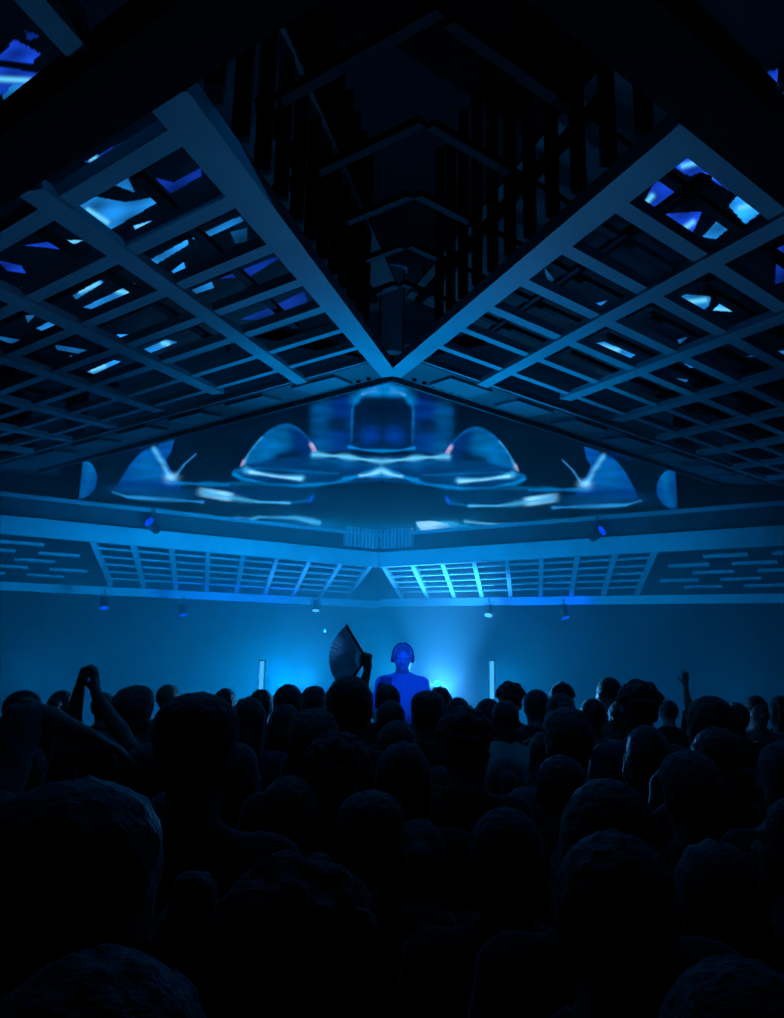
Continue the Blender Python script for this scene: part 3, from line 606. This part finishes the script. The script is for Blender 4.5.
ARMS = dict(
 down_l=((-.175, 0, 1.42), (-.225, -.03, 1.13), (-.215, .04, .89), (0, .15, -1), (1, 0, 0), (0, 1, 0), .45),
 down_r=((.175, 0, 1.42), (.225, -.03, 1.13), (.215, .04, .89), (0, .15, -1), (-1, 0, 0), (0, 1, 0), .45),
 raise_r=((.175, 0, 1.43), (.24, .1, 1.66), (.23, .14, 1.91), (.05, .05, 1), (0, 1, 0), (-1, 0, 0), .25),
 raise_l=((-.175, 0, 1.43), (-.24, .1, 1.66), (-.23, .14, 1.91), (-.05, .05, 1), (0, 1, 0), (1, 0, 0), .25),
 clasp_l=((-.17, 0, 1.44), (-.165, .08, 1.70), (-.14, .08, 1.935), (.2, .0, 1), (1, 0, 0), (0, -1, 0), .95),
 clasp_r=((.17, 0, 1.44), (.12, .08, 1.68), (-.06, .08, 1.92), (-.2, .05, 1), (-1, 0, 0), (0, -1, 0), .95),
 fan_l=((-.175, 0, 1.43), (-.2, .12, 1.64), (-.15, .14, 1.87), (-.15, .05, 1), (.2, 1, 0), (-1, 0, .2), 1.0),
 clap_r=((.175, 0, 1.42), (.21, .2, 1.33), (.1, .3, 1.55), (-.1, .1, 1), (-1, 0, 0), (0, -1, 0), .15),
 clap_l=((-.175, 0, 1.42), (-.23, .2, 1.33), (-.12, .3, 1.53), (.1, .1, 1), (1, 0, 0), (0, -1, 0), .15),
 side_r=((.17, 0, 1.43), (.17, .14, 1.68), (.38, .22, 1.59), (1, .3, -.45), (0, 0, -1), (0, 1, 0), .3),
 deck_l=((-.165, 0, 1.41), (-.235, .06, 1.16), (-.2, .32, 1.14), (.1, 1, -.25), (0, 0, -1), (1, 0, 0), .5),
 deck_r=((.165, 0, 1.41), (.235, .06, 1.16), (.2, .32, 1.14), (-.1, 1, -.25), (0, 0, -1), (-1, 0, 0), .5),
)
HP = V([0, -.01, 1.53])
def body_prims(al, ar, fem=False, tilt=0.0):
    w = .92 if fem else 1.0
    torso = [ell((0, 0, .96), (.165 if fem else .155, .11, .12), .04), ell((0, .0, 1.1), (.125*w, .095, .13), .05), ell((0, .0, 1.28), (.16*w, .11, .15), .05),
             cap((-.155*w, -.005, 1.415), (-.03, -.005, 1.455), .05, .045, .05), cap((.155*w, -.005, 1.415), (.03, -.005, 1.455), .05, .045, .05), cap((-.1*w, -.01, 1.38), (.1*w, -.01, 1.38), .075, .075, .05), cap((0, -.02, 1.42), (0, -.0, 1.50), .062*w, .056*w, .04)]
    if fem: torso += [ell((-.07, .09, 1.28), (.055, .05, .055), .03), ell((.07, .09, 1.28), (.055, .05, .055), .03)]
    legs = []
    for s in (-1, 1):
        legs += [cap((s*.09, 0, .92), (s*.095, .01, .50), .088, .056, .03), cap((s*.095, .01, .50), (s*.1, -.02, .30), .054, .052, .02), cap((s*.1, -.02, .30), (s*.1, -.015, .09), .052, .034, .02), cap((s*.1, -.03, .045), (s*.11, .13, .03), .04, .028, .02)]
    neck = [cap((0, -.015, 1.45), (0, .0, 1.57), .056*w, .053*w, .03)]
    head = [ell((0, -.012, 1.655), (.076, .096, .092), .02), ell((0, .025, 1.60), (.062, .07, .075), .03), ell((0, .055, 1.555), (.033, .035, .028), .03),
            cap((0, .088, 1.645), (0, .108, 1.612), .009, .013, .012), cap((-.012, .1, 1.606), (.012, .1, 1.606), .009, .009, .01), cap((-.045, .074, 1.663), (.045, .074, 1.663), .013, .013, .015),
            cap((-.018, .089, 1.578), (.018, .089, 1.578), .007, .007, .006), cap((-.016, .086, 1.569), (.016, .086, 1.569), .008, .008, .006),
            ell((-.046, .058, 1.615), (.022, .025, .022), .02), ell((.046, .058, 1.615), (.022, .025, .022), .02)]
    for s in (-1, 1): head += [ell((s*.079, -.008, 1.625), (.009, .02, .031), .006), cap((s*.081, -.015, 1.648), (s*.085, -.022, 1.63), .006, .006, .004)]
    subs = [ell((-.032, .098, 1.642), (.018, .016, .010), .01), ell((.032, .098, 1.642), (.018, .016, .010), .01)]
    eyes = [ell((-.031, .079, 1.641), (.0125, .0125, .0115), .003), ell((.031, .079, 1.641), (.0125, .0125, .0115), .003)]
    if tilt:
        c, s = math.cos(tilt), math.sin(tilt); R = V([[1, 0, 0], [0, c, s], [0, -s, c]]); R = V([[1, 0, 0], [0, c, s], [0, -s, c]])
        head = [(p[0], rot_about(p[1], HP, R), rot_about(p[2], HP, R) if p[0] == 'c' else p[2], *p[3:]) for p in head]
        subs = [(p[0], rot_about(p[1], HP, R), *p[2:]) for p in subs]
    ul, fl = arm(*ARMS[al]); ur, fr = arm(*ARMS[ar])
    return dict(torso=torso, legs=legs, neck=neck, head=head, upper=ul+ur, fore=fl+fr, subs=subs)
def shirt_mesh(B, h, m, sleeve=True):
    up = []
    for p in B['upper']: up.append(('c', p[1], p[1]+(p[2]-p[1])*(.85), p[3]+.006, p[4]+.016, p[5]))
    wr = lambda X, Y, Z: .004*np.sin(X*55+Z*23)*np.sin(Z*38+Y*30)
    neckc = [ell((0, .015, 1.53), (.068, .075, .045), .01)]
    return sdf_mesh('shirt', B['torso'][:7]+[B['torso'][0]]+up, h, m, .012, neckc, lambda X, Y, Z: np.maximum(.90-Z, Z-1.8)+0*X+0*Y, wr)
def trouser_mesh(B, h, m):
    return sdf_mesh('trousers', [B['torso'][0]]+[p for i, p in enumerate(B['legs']) if i % 4 != 3], h, m, .014, (), lambda X, Y, Z: np.maximum(Z-1.0, .07-Z)+0*X+0*Y, lambda X, Y, Z: .004*np.sin(Z*45+X*20)*np.sin(Y*40+Z*10))
def shoe_mesh(s, m):
    return sdf_mesh('shoe', [cap((s*.1, -.05, .045), (s*.112, .14, .035), .047, .036, .02), cap((s*.1, -.03, .07), (s*.1, -.02, .1), .045, .042, .02), ell((s*.112, .15, .035), (.045, .05, .034), .02)], .011, m, .004, (), lambda X, Y, Z: .004-Z+0*X+0*Y)
def hair_mesh(style, m, tilt=0.0, h=.0085):
    base = [ell((0, -.016, 1.668), (.083, .1, .092), .02)]; face = [ell((0, .125, 1.625), (.085, .072, .112), .02), cap((0, .01, 1.48), (0, .05, 1.57), .07, .075, .02)]
    ears = [ell((s*.085, .01, 1.61), (.02, .03, .035), .01) for s in (-1, 1)]
    nz = lambda a, f: (lambda X, Y, Z: a*np.sin(X*f+1.3)*np.sin(Y*f*1.1+.7)*np.sin(Z*f*.9)+a*.5*np.sin(X*f*2.1+Z*f)*np.sin(Y*f*1.9+Z*f*1.3))
    r2 = np.random.default_rng(hash(style) % 1 + len(style))
    if style == 'short': P = base; N = nz(.005, 110); g = .006
    elif style == 'crop': P = base; N = nz(.002, 200); g = .0
    elif style == 'flat': P = base+[ell((0, -.01, 1.725), (.084, .096, .058), .03)]; N = nz(.004, 100); g = .006
    elif style == 'quiff': P = base+[ell((.0, .02, 1.72), (.078, .075, .058), .04), ell((.015, .06, 1.745), (.045, .03, .03), .03)]; N = nz(.005, 100); g = .006
    elif style == 'curly':
        P = base+[ell((0, -.01, 1.7), (.09, .1, .085), .02)]
        for _ in range(70):
            v = nrm(r2.normal(size=3)); v[2] = abs(v[2])*.9+v[2]*.1; v = nrm(v)
            if v[1] > .75 and v[2] < .5: continue
            P.append(ell(V([0, -.016, 1.68])+v*V([.095, .108, .1]), V([.02, .02, .02])*(.7+.6*r2.random()), .008))
        N = nz(.004, 150); g = 0; face = [ell((0, .14, 1.595), (.08, .075, .1), .02), face[1]]
    elif style == 'bob': P = base+[ell((0, -.04, 1.6), (.098, .085, .12), .03), cap((-.075, .0, 1.6), (-.08, .0, 1.53), .03, .026, .02), cap((.075, .0, 1.6), (.08, .0, 1.53), .03, .026, .02)]; N = nz(.004, 120); g = .004; ears = []; face[1] = cap((0, .03, 1.46), (0, .07, 1.57), .06, .065, .02)
    elif style == 'long': P = base+[ell((0, -.045, 1.58), (.092, .07, .12), .03), ell((0, -.075, 1.42), (.095, .045, .17), .04)]; N = (lambda X, Y, Z: .004*np.sin(X*140+np.sin(Z*14)*2)+0*Y); g = .005; ears = []; face[1] = cap((0, .02, 1.4), (0, .06, 1.57), .055, .07, .02)
    elif style == 'bun': P = base+[ell((0, -.05, 1.775), (.042, .042, .038), .012)]; N = nz(.003, 140); g = .004
    elif style == 'tail': P = base+[ell((0, -.11, 1.68), (.03, .035, .03), .02), cap((0, -.13, 1.67), (0, -.14, 1.5), .032, .02, .02), cap((0, -.14, 1.5), (.01, -.12, 1.38), .02, .01, .02)]; N = nz(.003, 140); g = .004
    elif style == 'cap_brim':
        P = [ell((0, -.012, 1.68), (.088, .104, .088), .02), ell((0, .12, 1.685), (.07, .075, .012), .012), ell((0, -.0, 1.77), (.012, .012, .01), .006)]; N = None; g = .004
        return sdf_mesh('cap', P, h, m, g, (), lambda X, Y, Z: 1.665-Z+0*X+0*Y)
    if tilt:
        c, s = math.cos(tilt), math.sin(tilt); R = V([[1, 0, 0], [0, c, s], [0, -s, c]])
        rt = lambda L: [(p[0], rot_about(p[1], HP, R), rot_about(p[2], HP, R) if p[0] == 'c' else p[2], *p[3:]) for p in L]; P, face, ears = rt(P), rt(face), rt(ears)
    return sdf_mesh('hair', P, h, m, g, face+ears, None, N)

POSES = dict(stand=('down_l', 'down_r', False), woman=('down_l', 'down_r', True), raise_r=('down_l', 'raise_r', False), raise_l=('raise_l', 'down_r', False), clasp=('clasp_l', 'clasp_r', True),
             fan=('fan_l', 'down_r', False), clap=('clap_l', 'clap_r', False), side=('down_l', 'side_r', False), deck=('deck_l', 'deck_r', False))
H0 = .0115
BM = {}
TR = None
for k, (a, b, fem) in POSES.items():
    tl = .22 if k == 'deck' else 0.0; hh = .0085 if k in ('deck', 'clasp', 'fan', 'clap') else H0
    B = body_prims(a, b, fem, tl)
    bm_ = sdf_mesh('person', B['torso']+B['legs']+B['neck']+B['head']+B['upper']+B['fore'], hh, M['skin'], 0, B['subs'])
    BM[k] = (bm_, shirt_mesh(B, .011, M['cloth_k']))
    if k in ('stand', 'woman'): TR = TR or {}; TR[fem] = trouser_mesh(B, .012, M['denim'])
SH = {s: shoe_mesh(s, M['shoe']) for s in (-1, 1)}
HAIR = {s: hair_mesh(s, M['cloth_k'] if s == 'cap_brim' else M['hair']) for s in ('short', 'crop', 'flat', 'quiff', 'curly', 'bob', 'long', 'bun', 'tail', 'cap_brim')}
HAIR['dj'] = hair_mesh('crop', M['hair_l'], .22)
TOPZ = dict(short=1.768, crop=1.76, flat=1.79, quiff=1.785, curly=1.8, bob=1.768, long=1.768, bun=1.81, tail=1.765, cap_brim=1.775)
def child(name, me, parent, m=None):
    o = bpy.data.objects.new(name, me); COL.objects.link(o); o.parent = parent
    if m is not None and me.materials[0] != m:
        o.material_slots[0].link = 'OBJECT'; o.material_slots[0].material = m
    return o
def make_person(pose, hair, x, y, z, s, rz, label, shirt='cloth_k', hairm=None, skin='skin', group=None):
    p = bpy.data.objects.new('person', BM[pose][0]); COL.objects.link(p); p.location = (x, y, z); p.scale = (s, s, s); p.rotation_euler = (0, 0, math.radians(rz))
    if skin != 'skin': p.material_slots[0].link = 'OBJECT'; p.material_slots[0].material = M[skin]
    tag(p, label, 'person', group)
    if hair: child('cap' if hair == 'cap_brim' else 'hair', HAIR[hair], p, M[hairm] if hairm else None)
    child('shirt', BM[pose][1], p, M[shirt]); child('trousers', TR[POSES[pose][2]], p); child('shoe', SH[-1], p); child('shoe', SH[1], p)
    return p

# (x, top y, width px, pose, hair, turn, shirt, label, hair material)
CR = [
 (105, 945, 205, 'stand', 'short', 5, 'cloth_k', 'broad dark head at the very bottom left, nearest the camera on that side', None),
 (735, 952, 200, 'woman', 'bob', -6, 'cloth_k', 'broad dark head at the very bottom right corner', None),
 (418, 818, 62, 'woman', 'tail', 0, 'cloth_k', 'dark head with pale rim of light, centred just below the long-haired woman', None),
 (82, 778, 148, 'stand', 'flat', 4, 'cloth_k', 'large dark flat-haired head low at the left, thin blue rim at its right', None),
 (0, 790, 90, 'stand', 'crop', 0, 'cloth_k', 'dark head cut by the left frame edge, below the outstretched arm', None),
 (300, 850, 150, 'stand', 'curly', 0, 'cloth_k', 'large dark curly head low at centre left', None),
 (505, 806, 82, 'stand', 'short', 0, 'cloth_k', 'dark rounded head just below centre right, beside the one with the pale rim', None),
 (612, 829, 132, 'stand', 'short', -5, 'cloth_k', 'large dark head low at right before the bright-rimmed one', None),
 (606, 776, 100, 'woman', 'bob', -3, 'cloth_k', 'big rounded head at the right with a bright blue rim on its left side', None),
 (795, 795, 84, 'stand', 'crop', 50, 'cloth_k', 'person cut by the right frame edge, profile and cheek catching blue light', None),
 (712, 838, 92, 'woman', 'long', 0, 'cloth_n', 'long-haired person low at the right with a lit shoulder', None),
 (200, 868, 120, 'woman', 'bun', 0, 'cloth_k', 'dark head with a small bun at the lower left', None),
 (475, 797, 50, 'woman', 'bob', 0, 'cloth_k', 'small head with a thin arc of light, just behind the lower centre heads', None),
 (200, 692, 72, 'stand', 'flat', 3, 'cloth_k', 'tall person with square flat-topped dark hair, left of the fan', None),
 (338, 730, 62, 'stand', 'curly', 0, 'cloth_k', 'curly dark head below the tall head beside the fan', None),
 (404, 740, 54, 'woman', 'long', 0, 'cloth_k', 'woman with long wavy dark hair in the middle of the crowd', 'hair_b'),
 (505, 757, 46, 'woman', 'tail', 0, 'cloth_k', 'person with tied back hair right of the long-haired woman', None),
 (560, 754, 60, 'stand', 'short', 0, 'cloth_k', 'dark head with rounded crown below the man with lit shirt shoulder', None),
 (350, 675, 50, 'stand', 'short', 0, 'cloth_k', 'tall dark-haired person in front of the hand fan', None),
 (314, 709, 50, 'stand', 'quiff', 0, 'cloth_k', 'person with swept up hair lower left of the fan holder', None),
 (250, 696, 36, 'woman', 'long', 0, 'cloth_n', 'woman with long hair right beside the flat-topped tall person', 'hair_b'),
 (465, 706, 50, 'stand', 'curly', 0, 'cloth_k', 'wide curly dark head right below the DJ desk', None),
 (397, 720, 44, 'stand', 'short', 0, 'cloth_k', 'dark short-haired head right below the DJ, behind the long-haired woman', None),
 (466, 730, 42, 'woman', 'long', 0, 'cloth_n', 'woman with straight long hair in front of the wide curly head', None),
 (433, 726, 30, 'woman', 'bun', 0, 'cloth_k', 'head with a small bun between the long-haired women', None),
 (568, 708, 46, 'stand', 'quiff', 0, 'cloth_g', 'man with full dark hair and a blue lit shirt shoulder, centre right', None),
 (638, 679, 40, 'stand', 'curly', 0, 'cloth_n', 'curly-haired tall person at right with a bright rim round the curls', None),
 (708, 695, 48, 'stand', 'short', 5, 'cloth_k', 'round dark head at right with a bright arc along its crown', None),
 (645, 724, 46, 'woman', 'bob', 0, 'cloth_n', 'dark bob-haired head in front of the curly-haired tall person', None),
 (715, 726, 54, 'stand', 'short', 0, 'cloth_k', 'dark head just below the round head with the bright arc', None),
 (782, 740, 56, 'woman', 'long', 12, 'cloth_k', 'long-haired person at the right frame edge in front of the dim far heads', None),
 (290, 775, 64, 'stand', 'short', 0, 'cloth_k', 'dark head below the curly head, left of centre', None),
 (372, 790, 66, 'stand', 'flat', 0, 'cloth_k', 'dark square head low in the middle, left of the long-haired woman', None),
 (240, 742, 50, 'woman', 'bob', 0, 'cloth_k', 'dark bob-haired head in front of the woman beside the tall person', None),
 (150, 742, 52, 'stand', 'short', 0, 'cloth_k', 'dark head to the right of the joined raised hands, low', None),
 (26, 742, 48, 'stand', 'short', 0, 'cloth_k', 'dark head below the lit face at left', None),
 (100, 730, 46, 'clasp', 'short', 0, 'cloth_k', 'person holding both hands joined high above the head, at left', None),
 (-45, 684, 60, 'side', 'crop', 0, 'cloth_g', 'person cut by the left frame edge, bare arm stretched out to the side', None),
 (28, 690, 36, 'stand', 'crop', -70, 'cloth_k', 'person at far left turned aside, face catching blue light', None),
 (64, 690, 30, 'woman', 'tail', 0, 'cloth_k', 'tied back dark hair between the turned face and the raised hands', None),
 (134, 686, 44, 'stand', 'quiff', 0, 'cloth_k', 'dark tousled head right of the raised joined hands', None),
 (170, 684, 21, 'stand', 'crop', -20, 'cloth_g', 'small pale lit far head between two dark heads at left', 'hair_l'),
 (262, 689, 26, 'stand', 'short', 0, 'cloth_k', 'small dark far head directly below the left tube light', None),
 (289, 684, 30, 'stand', 'short', 0, 'cloth_k', 'round dark head second to the right from the left tube light', None),
 (314, 686, 25, 'stand', 'quiff', 0, 'cloth_n', 'small far head right before the tall person with the fan behind', None),
 (286, 703, 36, 'woman', 'bob', 0, 'cloth_k', 'head with a bright line of light along its crown, left of the fan holder', None),
 (388, 684, 26, 'fan', 'short', 0, 'cloth_k', 'person raising one arm with an open hand fan, left of the DJ', None),
 (391, 700, 28, 'stand', 'short', 0, 'cloth_k', 'dark head directly in front of the fan holder', None),
 (428, 690, 30, 'stand', 'flat', 0, 'cloth_k', 'square dark head directly right below the DJ', None),
 (440, 686, 18, 'woman', 'long', 0, 'cloth_k', 'small long-haired head outlined against the bright stage light', None),
 (427, 711, 28, 'woman', 'bun', 0, 'cloth_k', 'small bun-haired head below the square head by the DJ', None),
 (458, 697, 20, 'stand', 'short', 0, 'cloth_k', 'low far head between the DJ and the raised open hand', None),
 (488, 698, 22, 'clap', 'short', 0, 'cloth_k', 'person with hands raised beside the right tube light', None),
 (510, 681, 27, 'stand', 'curly', 0, 'cloth_n', 'curly head just right of the right tube light', None),
 (505, 700, 27, 'stand', 'crop', 0, 'cloth_w', 'short-haired person in a pale shirt with lit shoulders', None),
 (536, 689, 24, 'stand', 'short', 0, 'cloth_k', 'oval dark head right next to the curly head by the tube light', None),
 (562, 682, 20, 'stand', 'cap_brim', 0, 'cloth_n', 'far person in a cap with its edge lit pale blue', None),
 (560, 693, 26, 'woman', 'tail', 0, 'cloth_k', 'dark tied-hair head in front of the person in the cap', None),
 (592, 698, 23, 'stand', 'crop', 0, 'cloth_g', 'cropped head with a pale rim between the cap and curly-haired person', None),
 (608, 677, 22, 'stand', 'crop', 15, 'cloth_g', 'tall cropped far head with its left side lit pale blue', None),
 (668, 700, 20, 'raise_r', 'short', 0, 'cloth_k', 'dim far person with one arm raised straight up at the right', None),
 (756, 695, 18, 'stand', 'crop', 180, 'cloth_g', 'dim far face looking back at the camera at the right', None),
 (779, 695, 24, 'woman', 'long', 0, 'cloth_k', 'dim far head near the right frame edge, rim lit', None),
 (735, 702, 20, 'stand', 'short', 0, 'cloth_k', 'dim far head between the bright arc head and the far face', None),
 (105, 692, 20, 'stand', 'short', 0, 'cloth_k', 'small far head just right of the raised forearms', None),
 (226, 688, 22, 'stand', 'short', 0, 'cloth_k', 'small far head right behind the flat-topped tall person', None),
 (620, 700, 24, 'stand', 'short', 0, 'cloth_k', 'far dark head left in front of the curly-haired tall person', None),
 (545, 730, 40, 'woman', 'long', 0, 'cloth_k', 'long-haired head left below the man with the lit shirt shoulder', None),
 (690, 752, 58, 'stand', 'quiff', 0, 'cloth_k', 'dark head with raised hair right above the lit shoulder, lower right', None),
 (170, 790, 66, 'woman', 'bob', 0, 'cloth_k', 'dark bob-haired head below the flat-topped tall person, lower left', None),
 (440, 765, 44, 'stand', 'short', 0, 'cloth_k', 'dark head between the long-haired woman and the tied back hair', None),
]
cr = []
for (x, ty, w, pose, hair, rz, shirt, lab, hm) in CR:
    wm = .205 if hair in ('curly', 'bob') else .188
    d = FPX*wm/w; q = ray(x, ty)
    # forward depth d along the optical axis
    pt = CAM+q*(d/FPX); cr.append([pt[0], pt[1], pt[2]])
cr = V(cr)
for k in range(len(cr)):
    if cr[k, 1] > 6.3 and CR[k][3] != 'raise_r': cr[k] = CAM+(cr[k]-CAM)*(6.1+.2*(k % 3)/2)/cr[k, 1]
# keep heights human: slide along the view ray if needed, and keep people apart
for it in range(220):
    for i in range(len(cr)):
        for j in range(i):
            dx = cr[i, :2]-cr[j, :2]; mn = .44; dd = math.hypot(dx[0]*.9, dx[1]*1.35)
            if dd < mn:
                far, near = (i, j) if cr[i, 1] > cr[j, 1] else (j, i)
                for k, s in ((far, 1.01), (near, .99)):
                    n = (cr[k]-CAM)*s+CAM
                    if n[1] < (7.6 if abs(n[0]) > 2.75 else 6.2) and n[1] > .62: cr[k] = n
for i, (x, ty, w, pose, hair, rz, shirt, lab, hm) in enumerate(CR):
    s = cr[i, 2]/TOPZ[hair]
    if not .84 < s < 1.13: print('height', lab, round(cr[i, 2], 2))
    o = make_person(pose, hair, cr[i, 0], cr[i, 1], 0, s, rz, lab, shirt, hm, 'skin_b' if i % 4 == 2 else 'skin', 'people in the crowd')
    if pose == 'fan': FANP = o
    if pose == 'side': o.scale = (s*.95, s*.95, s)
bpy.context.view_layer.update()
# open hand fan
hw = FANP.matrix_world @ Vector((-.165, .165, 1.945)); hw = V(hw)
s_ = FANP.scale[0]; FR = .285
fan = empty('hand_fan', hw, 'large open folding fan held up beside the DJ, pale ribs', 'hand fan')
fa = math.radians(18); ex = V([math.cos(fa), math.sin(fa), 0]); ez = ZUP; ey = nrm(np.cross(ez, ex))
a0, a1 = math.radians(124), math.radians(236); NP = 34
def fp(a, r, off=0.0): return hw+ex*math.cos(a)*r+ez*math.sin(a)*r+ey*off
mb = MB(); vs = []; fs = []
for i in range(NP+1):
    a = a0+(a1-a0)*i/NP; o = .006 if i % 2 else -.006
    for t in (0, .0016):
        vs += [fp(a, .082, o*.5+t), fp(a, FR*(1 if i % 2 else .985), o+t)]
for i in range(NP):
    b, c = i*4, i*4+4; fs += [(b, b+1, c+1, c), (b+2, c+2, c+3, b+3), (b+1, b+3, c+3, c+1), (b, c, c+2, b+2)]
mb.add(vs, fs); mb.build('leaf', M['fan_leaf'], fan)
for i in range(0, NP+1, 2):
    a = a0+(a1-a0)*i/NP; mb = MB(); mb.bar(fp(a, .02, .012), fp(a, .125, .012), .0055, .003, ey); mb.build('rib', M['fan_rib'], fan)
for a in (a0, a1):
    mb = MB(); mb.bar(fp(a, -.01, -.004), fp(a, FR+.005, -.004), .018, .006, ey); mb.build('guard_stick', M['plastic'], fan)
mb = MB(); mb.tube([fp(a0, 0, -.012), fp(a0, 0, .012)], .008, 10); mb.build('pivot', M['chrome'], fan)
# the DJ
djp = make_person('deck', 'dj', dj[0], SY, STZ, dj[2]/1 and (dj[2]-STZ)/1.765, 180, 'DJ in a plain T-shirt and headphones on stage, lit royal blue, looking down', 'cloth_g')
c, s = math.cos(.22), math.sin(.22); R_ = V([[1, 0, 0], [0, c, s], [0, -s, c]])
def hp(p): return tuple(rot_about(p, HP, R_))
mb = MB(); mb.tube([hp((.090*math.sin(t), -.012, 1.655+.112*math.cos(t))) for t in np.linspace(-1.75, 1.75, 18)], .009, 10)
for sx in (-1, 1): mb.tube([hp((sx*.078, -.01, 1.63)), hp((sx*.097, -.01, 1.63)), hp((sx*.103, -.01, 1.63))], [.034, .034, .026], 20)
o = mb.build('headphones', M['plastic']); o.parent = djp; o.location = (0, 0, 0)

# ------------------------------------------------------------------ haze
mb = MB(); mb.box((0, 14.8, 2.3), (13.7, 6.9, 2.25)); hz = mb.build('haze', M['black']); hz.data.materials.clear()
m = bpy.data.materials.new('stage_haze'); m.use_nodes = True; nt = m.node_tree; nt.nodes.remove(nt.nodes['Principled BSDF'])
vs_ = nt.nodes.new('ShaderNodeVolumeScatter'); vs_.inputs['Density'].default_value = .075; vs_.inputs['Color'].default_value = (.9, .9, .9, 1); vs_.inputs['Anisotropy'].default_value = .3
nt.links.new(vs_.outputs['Volume'], nt.nodes['Material Output'].inputs['Volume']); hz.data.materials.append(m); hz.display_type = 'WIRE'
tag(hz, 'thin blue haze filling the hall, densest glow behind the DJ', 'haze', kind='stuff')

# ------------------------------------------------------------------ lights
def light(kind, loc, col, e, aim=None, size=.1, angle=60, blend=.5):
    l = bpy.data.lights.new(kind.lower()+'_light', kind); l.color = col; l.energy = e
    if kind == 'SPOT': l.spot_size = math.radians(angle); l.spot_blend = blend; l.shadow_soft_size = size
    elif kind == 'POINT': l.shadow_soft_size = size
    elif kind == 'AREA': l.size = size
    o = bpy.data.objects.new(l.name, l); COL.objects.link(o); o.location = tuple(map(float, loc))
    if aim is not None: o.rotation_euler = Vector(V(aim)-V(loc)).to_track_quat('-Z', 'Y').to_euler()
    return o
CYAN = (.0, .30, 1.0); ROYAL = (.0, .05, 1.0)
light('SPOT', KEY+V([.03, .25, 0]), (.055, .36, .95), 340, aim=(0, 0, .3), size=.06, angle=118, blend=1)
light('SPOT', KEY2+V([0, .25, .1]), (.0, .33, 1.0), 640, aim=(.25, 7.1, 4.9), size=.05, angle=80, blend=1)
light('SPOT', (dj[0]-1.35, 9.8, 1.75), CYAN, 1600, aim=(dj[0]-1.9, 14, .9), size=.3, angle=165, blend=.6)
light('SPOT', (dj[0]+1.3, 10.0, 1.75), CYAN, 430, aim=(dj[0]+1.9, 14, 1.6), size=.3, angle=165, blend=.6)
light('SPOT', (-4.6, 10.5, 1.7), CYAN, 120, aim=(-5.2, 14, 1.7), size=.3, angle=165, blend=.6)
light('SPOT', (4.6, 10.5, 1.7), CYAN, 45, aim=(5.2, 14, 1.7), size=.3, angle=165, blend=.6)
for W, e in ((WL, 550), (WR, 4300)):
    q = W.p(.9, .9, 0); q[2] = .95; light('SPOT', q, (.03, .38, 1), e, aim=W.p(.9, 1.0, 0), size=.05, angle=62, blend=1)
    for t in (.9, 1.8, 2.7): q = W.p(t+.2, 1.75, -.95); light('SPOT', q, ROYAL, 22, aim=W.p(t, 2.5, -.75), size=.05, angle=120)
    light('SPOT', W.p(5.5, -2.2, -1.2), CYAN, 38, aim=W.p(5.0, .6, .1), size=.2, angle=70, blend=1)
light('SPOT', (.4, 3.9, 3.1), ROYAL, 1500, aim=(dj[0], SY, dj[2]-.3), size=.05, angle=13)
light('AREA', (0, 4.0, 4.0), CYAN, 4.5, aim=(0, 3.99, 0), size=3)  # added dim fill above the crowd, with no fixture of its own
w = bpy.data.worlds.new('world'); bpy.context.scene.world = w; w.use_nodes = True
w.node_tree.nodes['Background'].inputs['Color'].default_value = (0, 0, 0, 1)

# ------------------------------------------------------------------ camera and view
cd = bpy.data.cameras.new('camera'); cam = bpy.data.objects.new('camera', cd); COL.objects.link(cam)
cd.sensor_fit = 'HORIZONTAL'; cd.sensor_width = 36; cd.lens = 36*FPX/784; cd.clip_start = .02
m3 = Matrix(((Rt[0], Up[0], -Fw[0], CAM[0]), (Rt[1], Up[1], -Fw[1], CAM[1]), (Rt[2], Up[2], -Fw[2], CAM[2]), (0, 0, 0, 1)))
cam.matrix_world = m3; bpy.context.scene.camera = cam
sc = bpy.context.scene
sc.view_settings.view_transform = 'Standard'; sc.view_settings.look = 'None'; sc.view_settings.gamma = 1; sc.view_settings.exposure = 0; sc.view_settings.use_curve_mapping = False
sc.cycles.use_denoising = True; sc.cycles.max_bounces = 5; sc.cycles.diffuse_bounces = 2; sc.cycles.glossy_bounces = 2; sc.cycles.volume_bounces = 1; sc.cycles.sample_clamp_indirect = 4
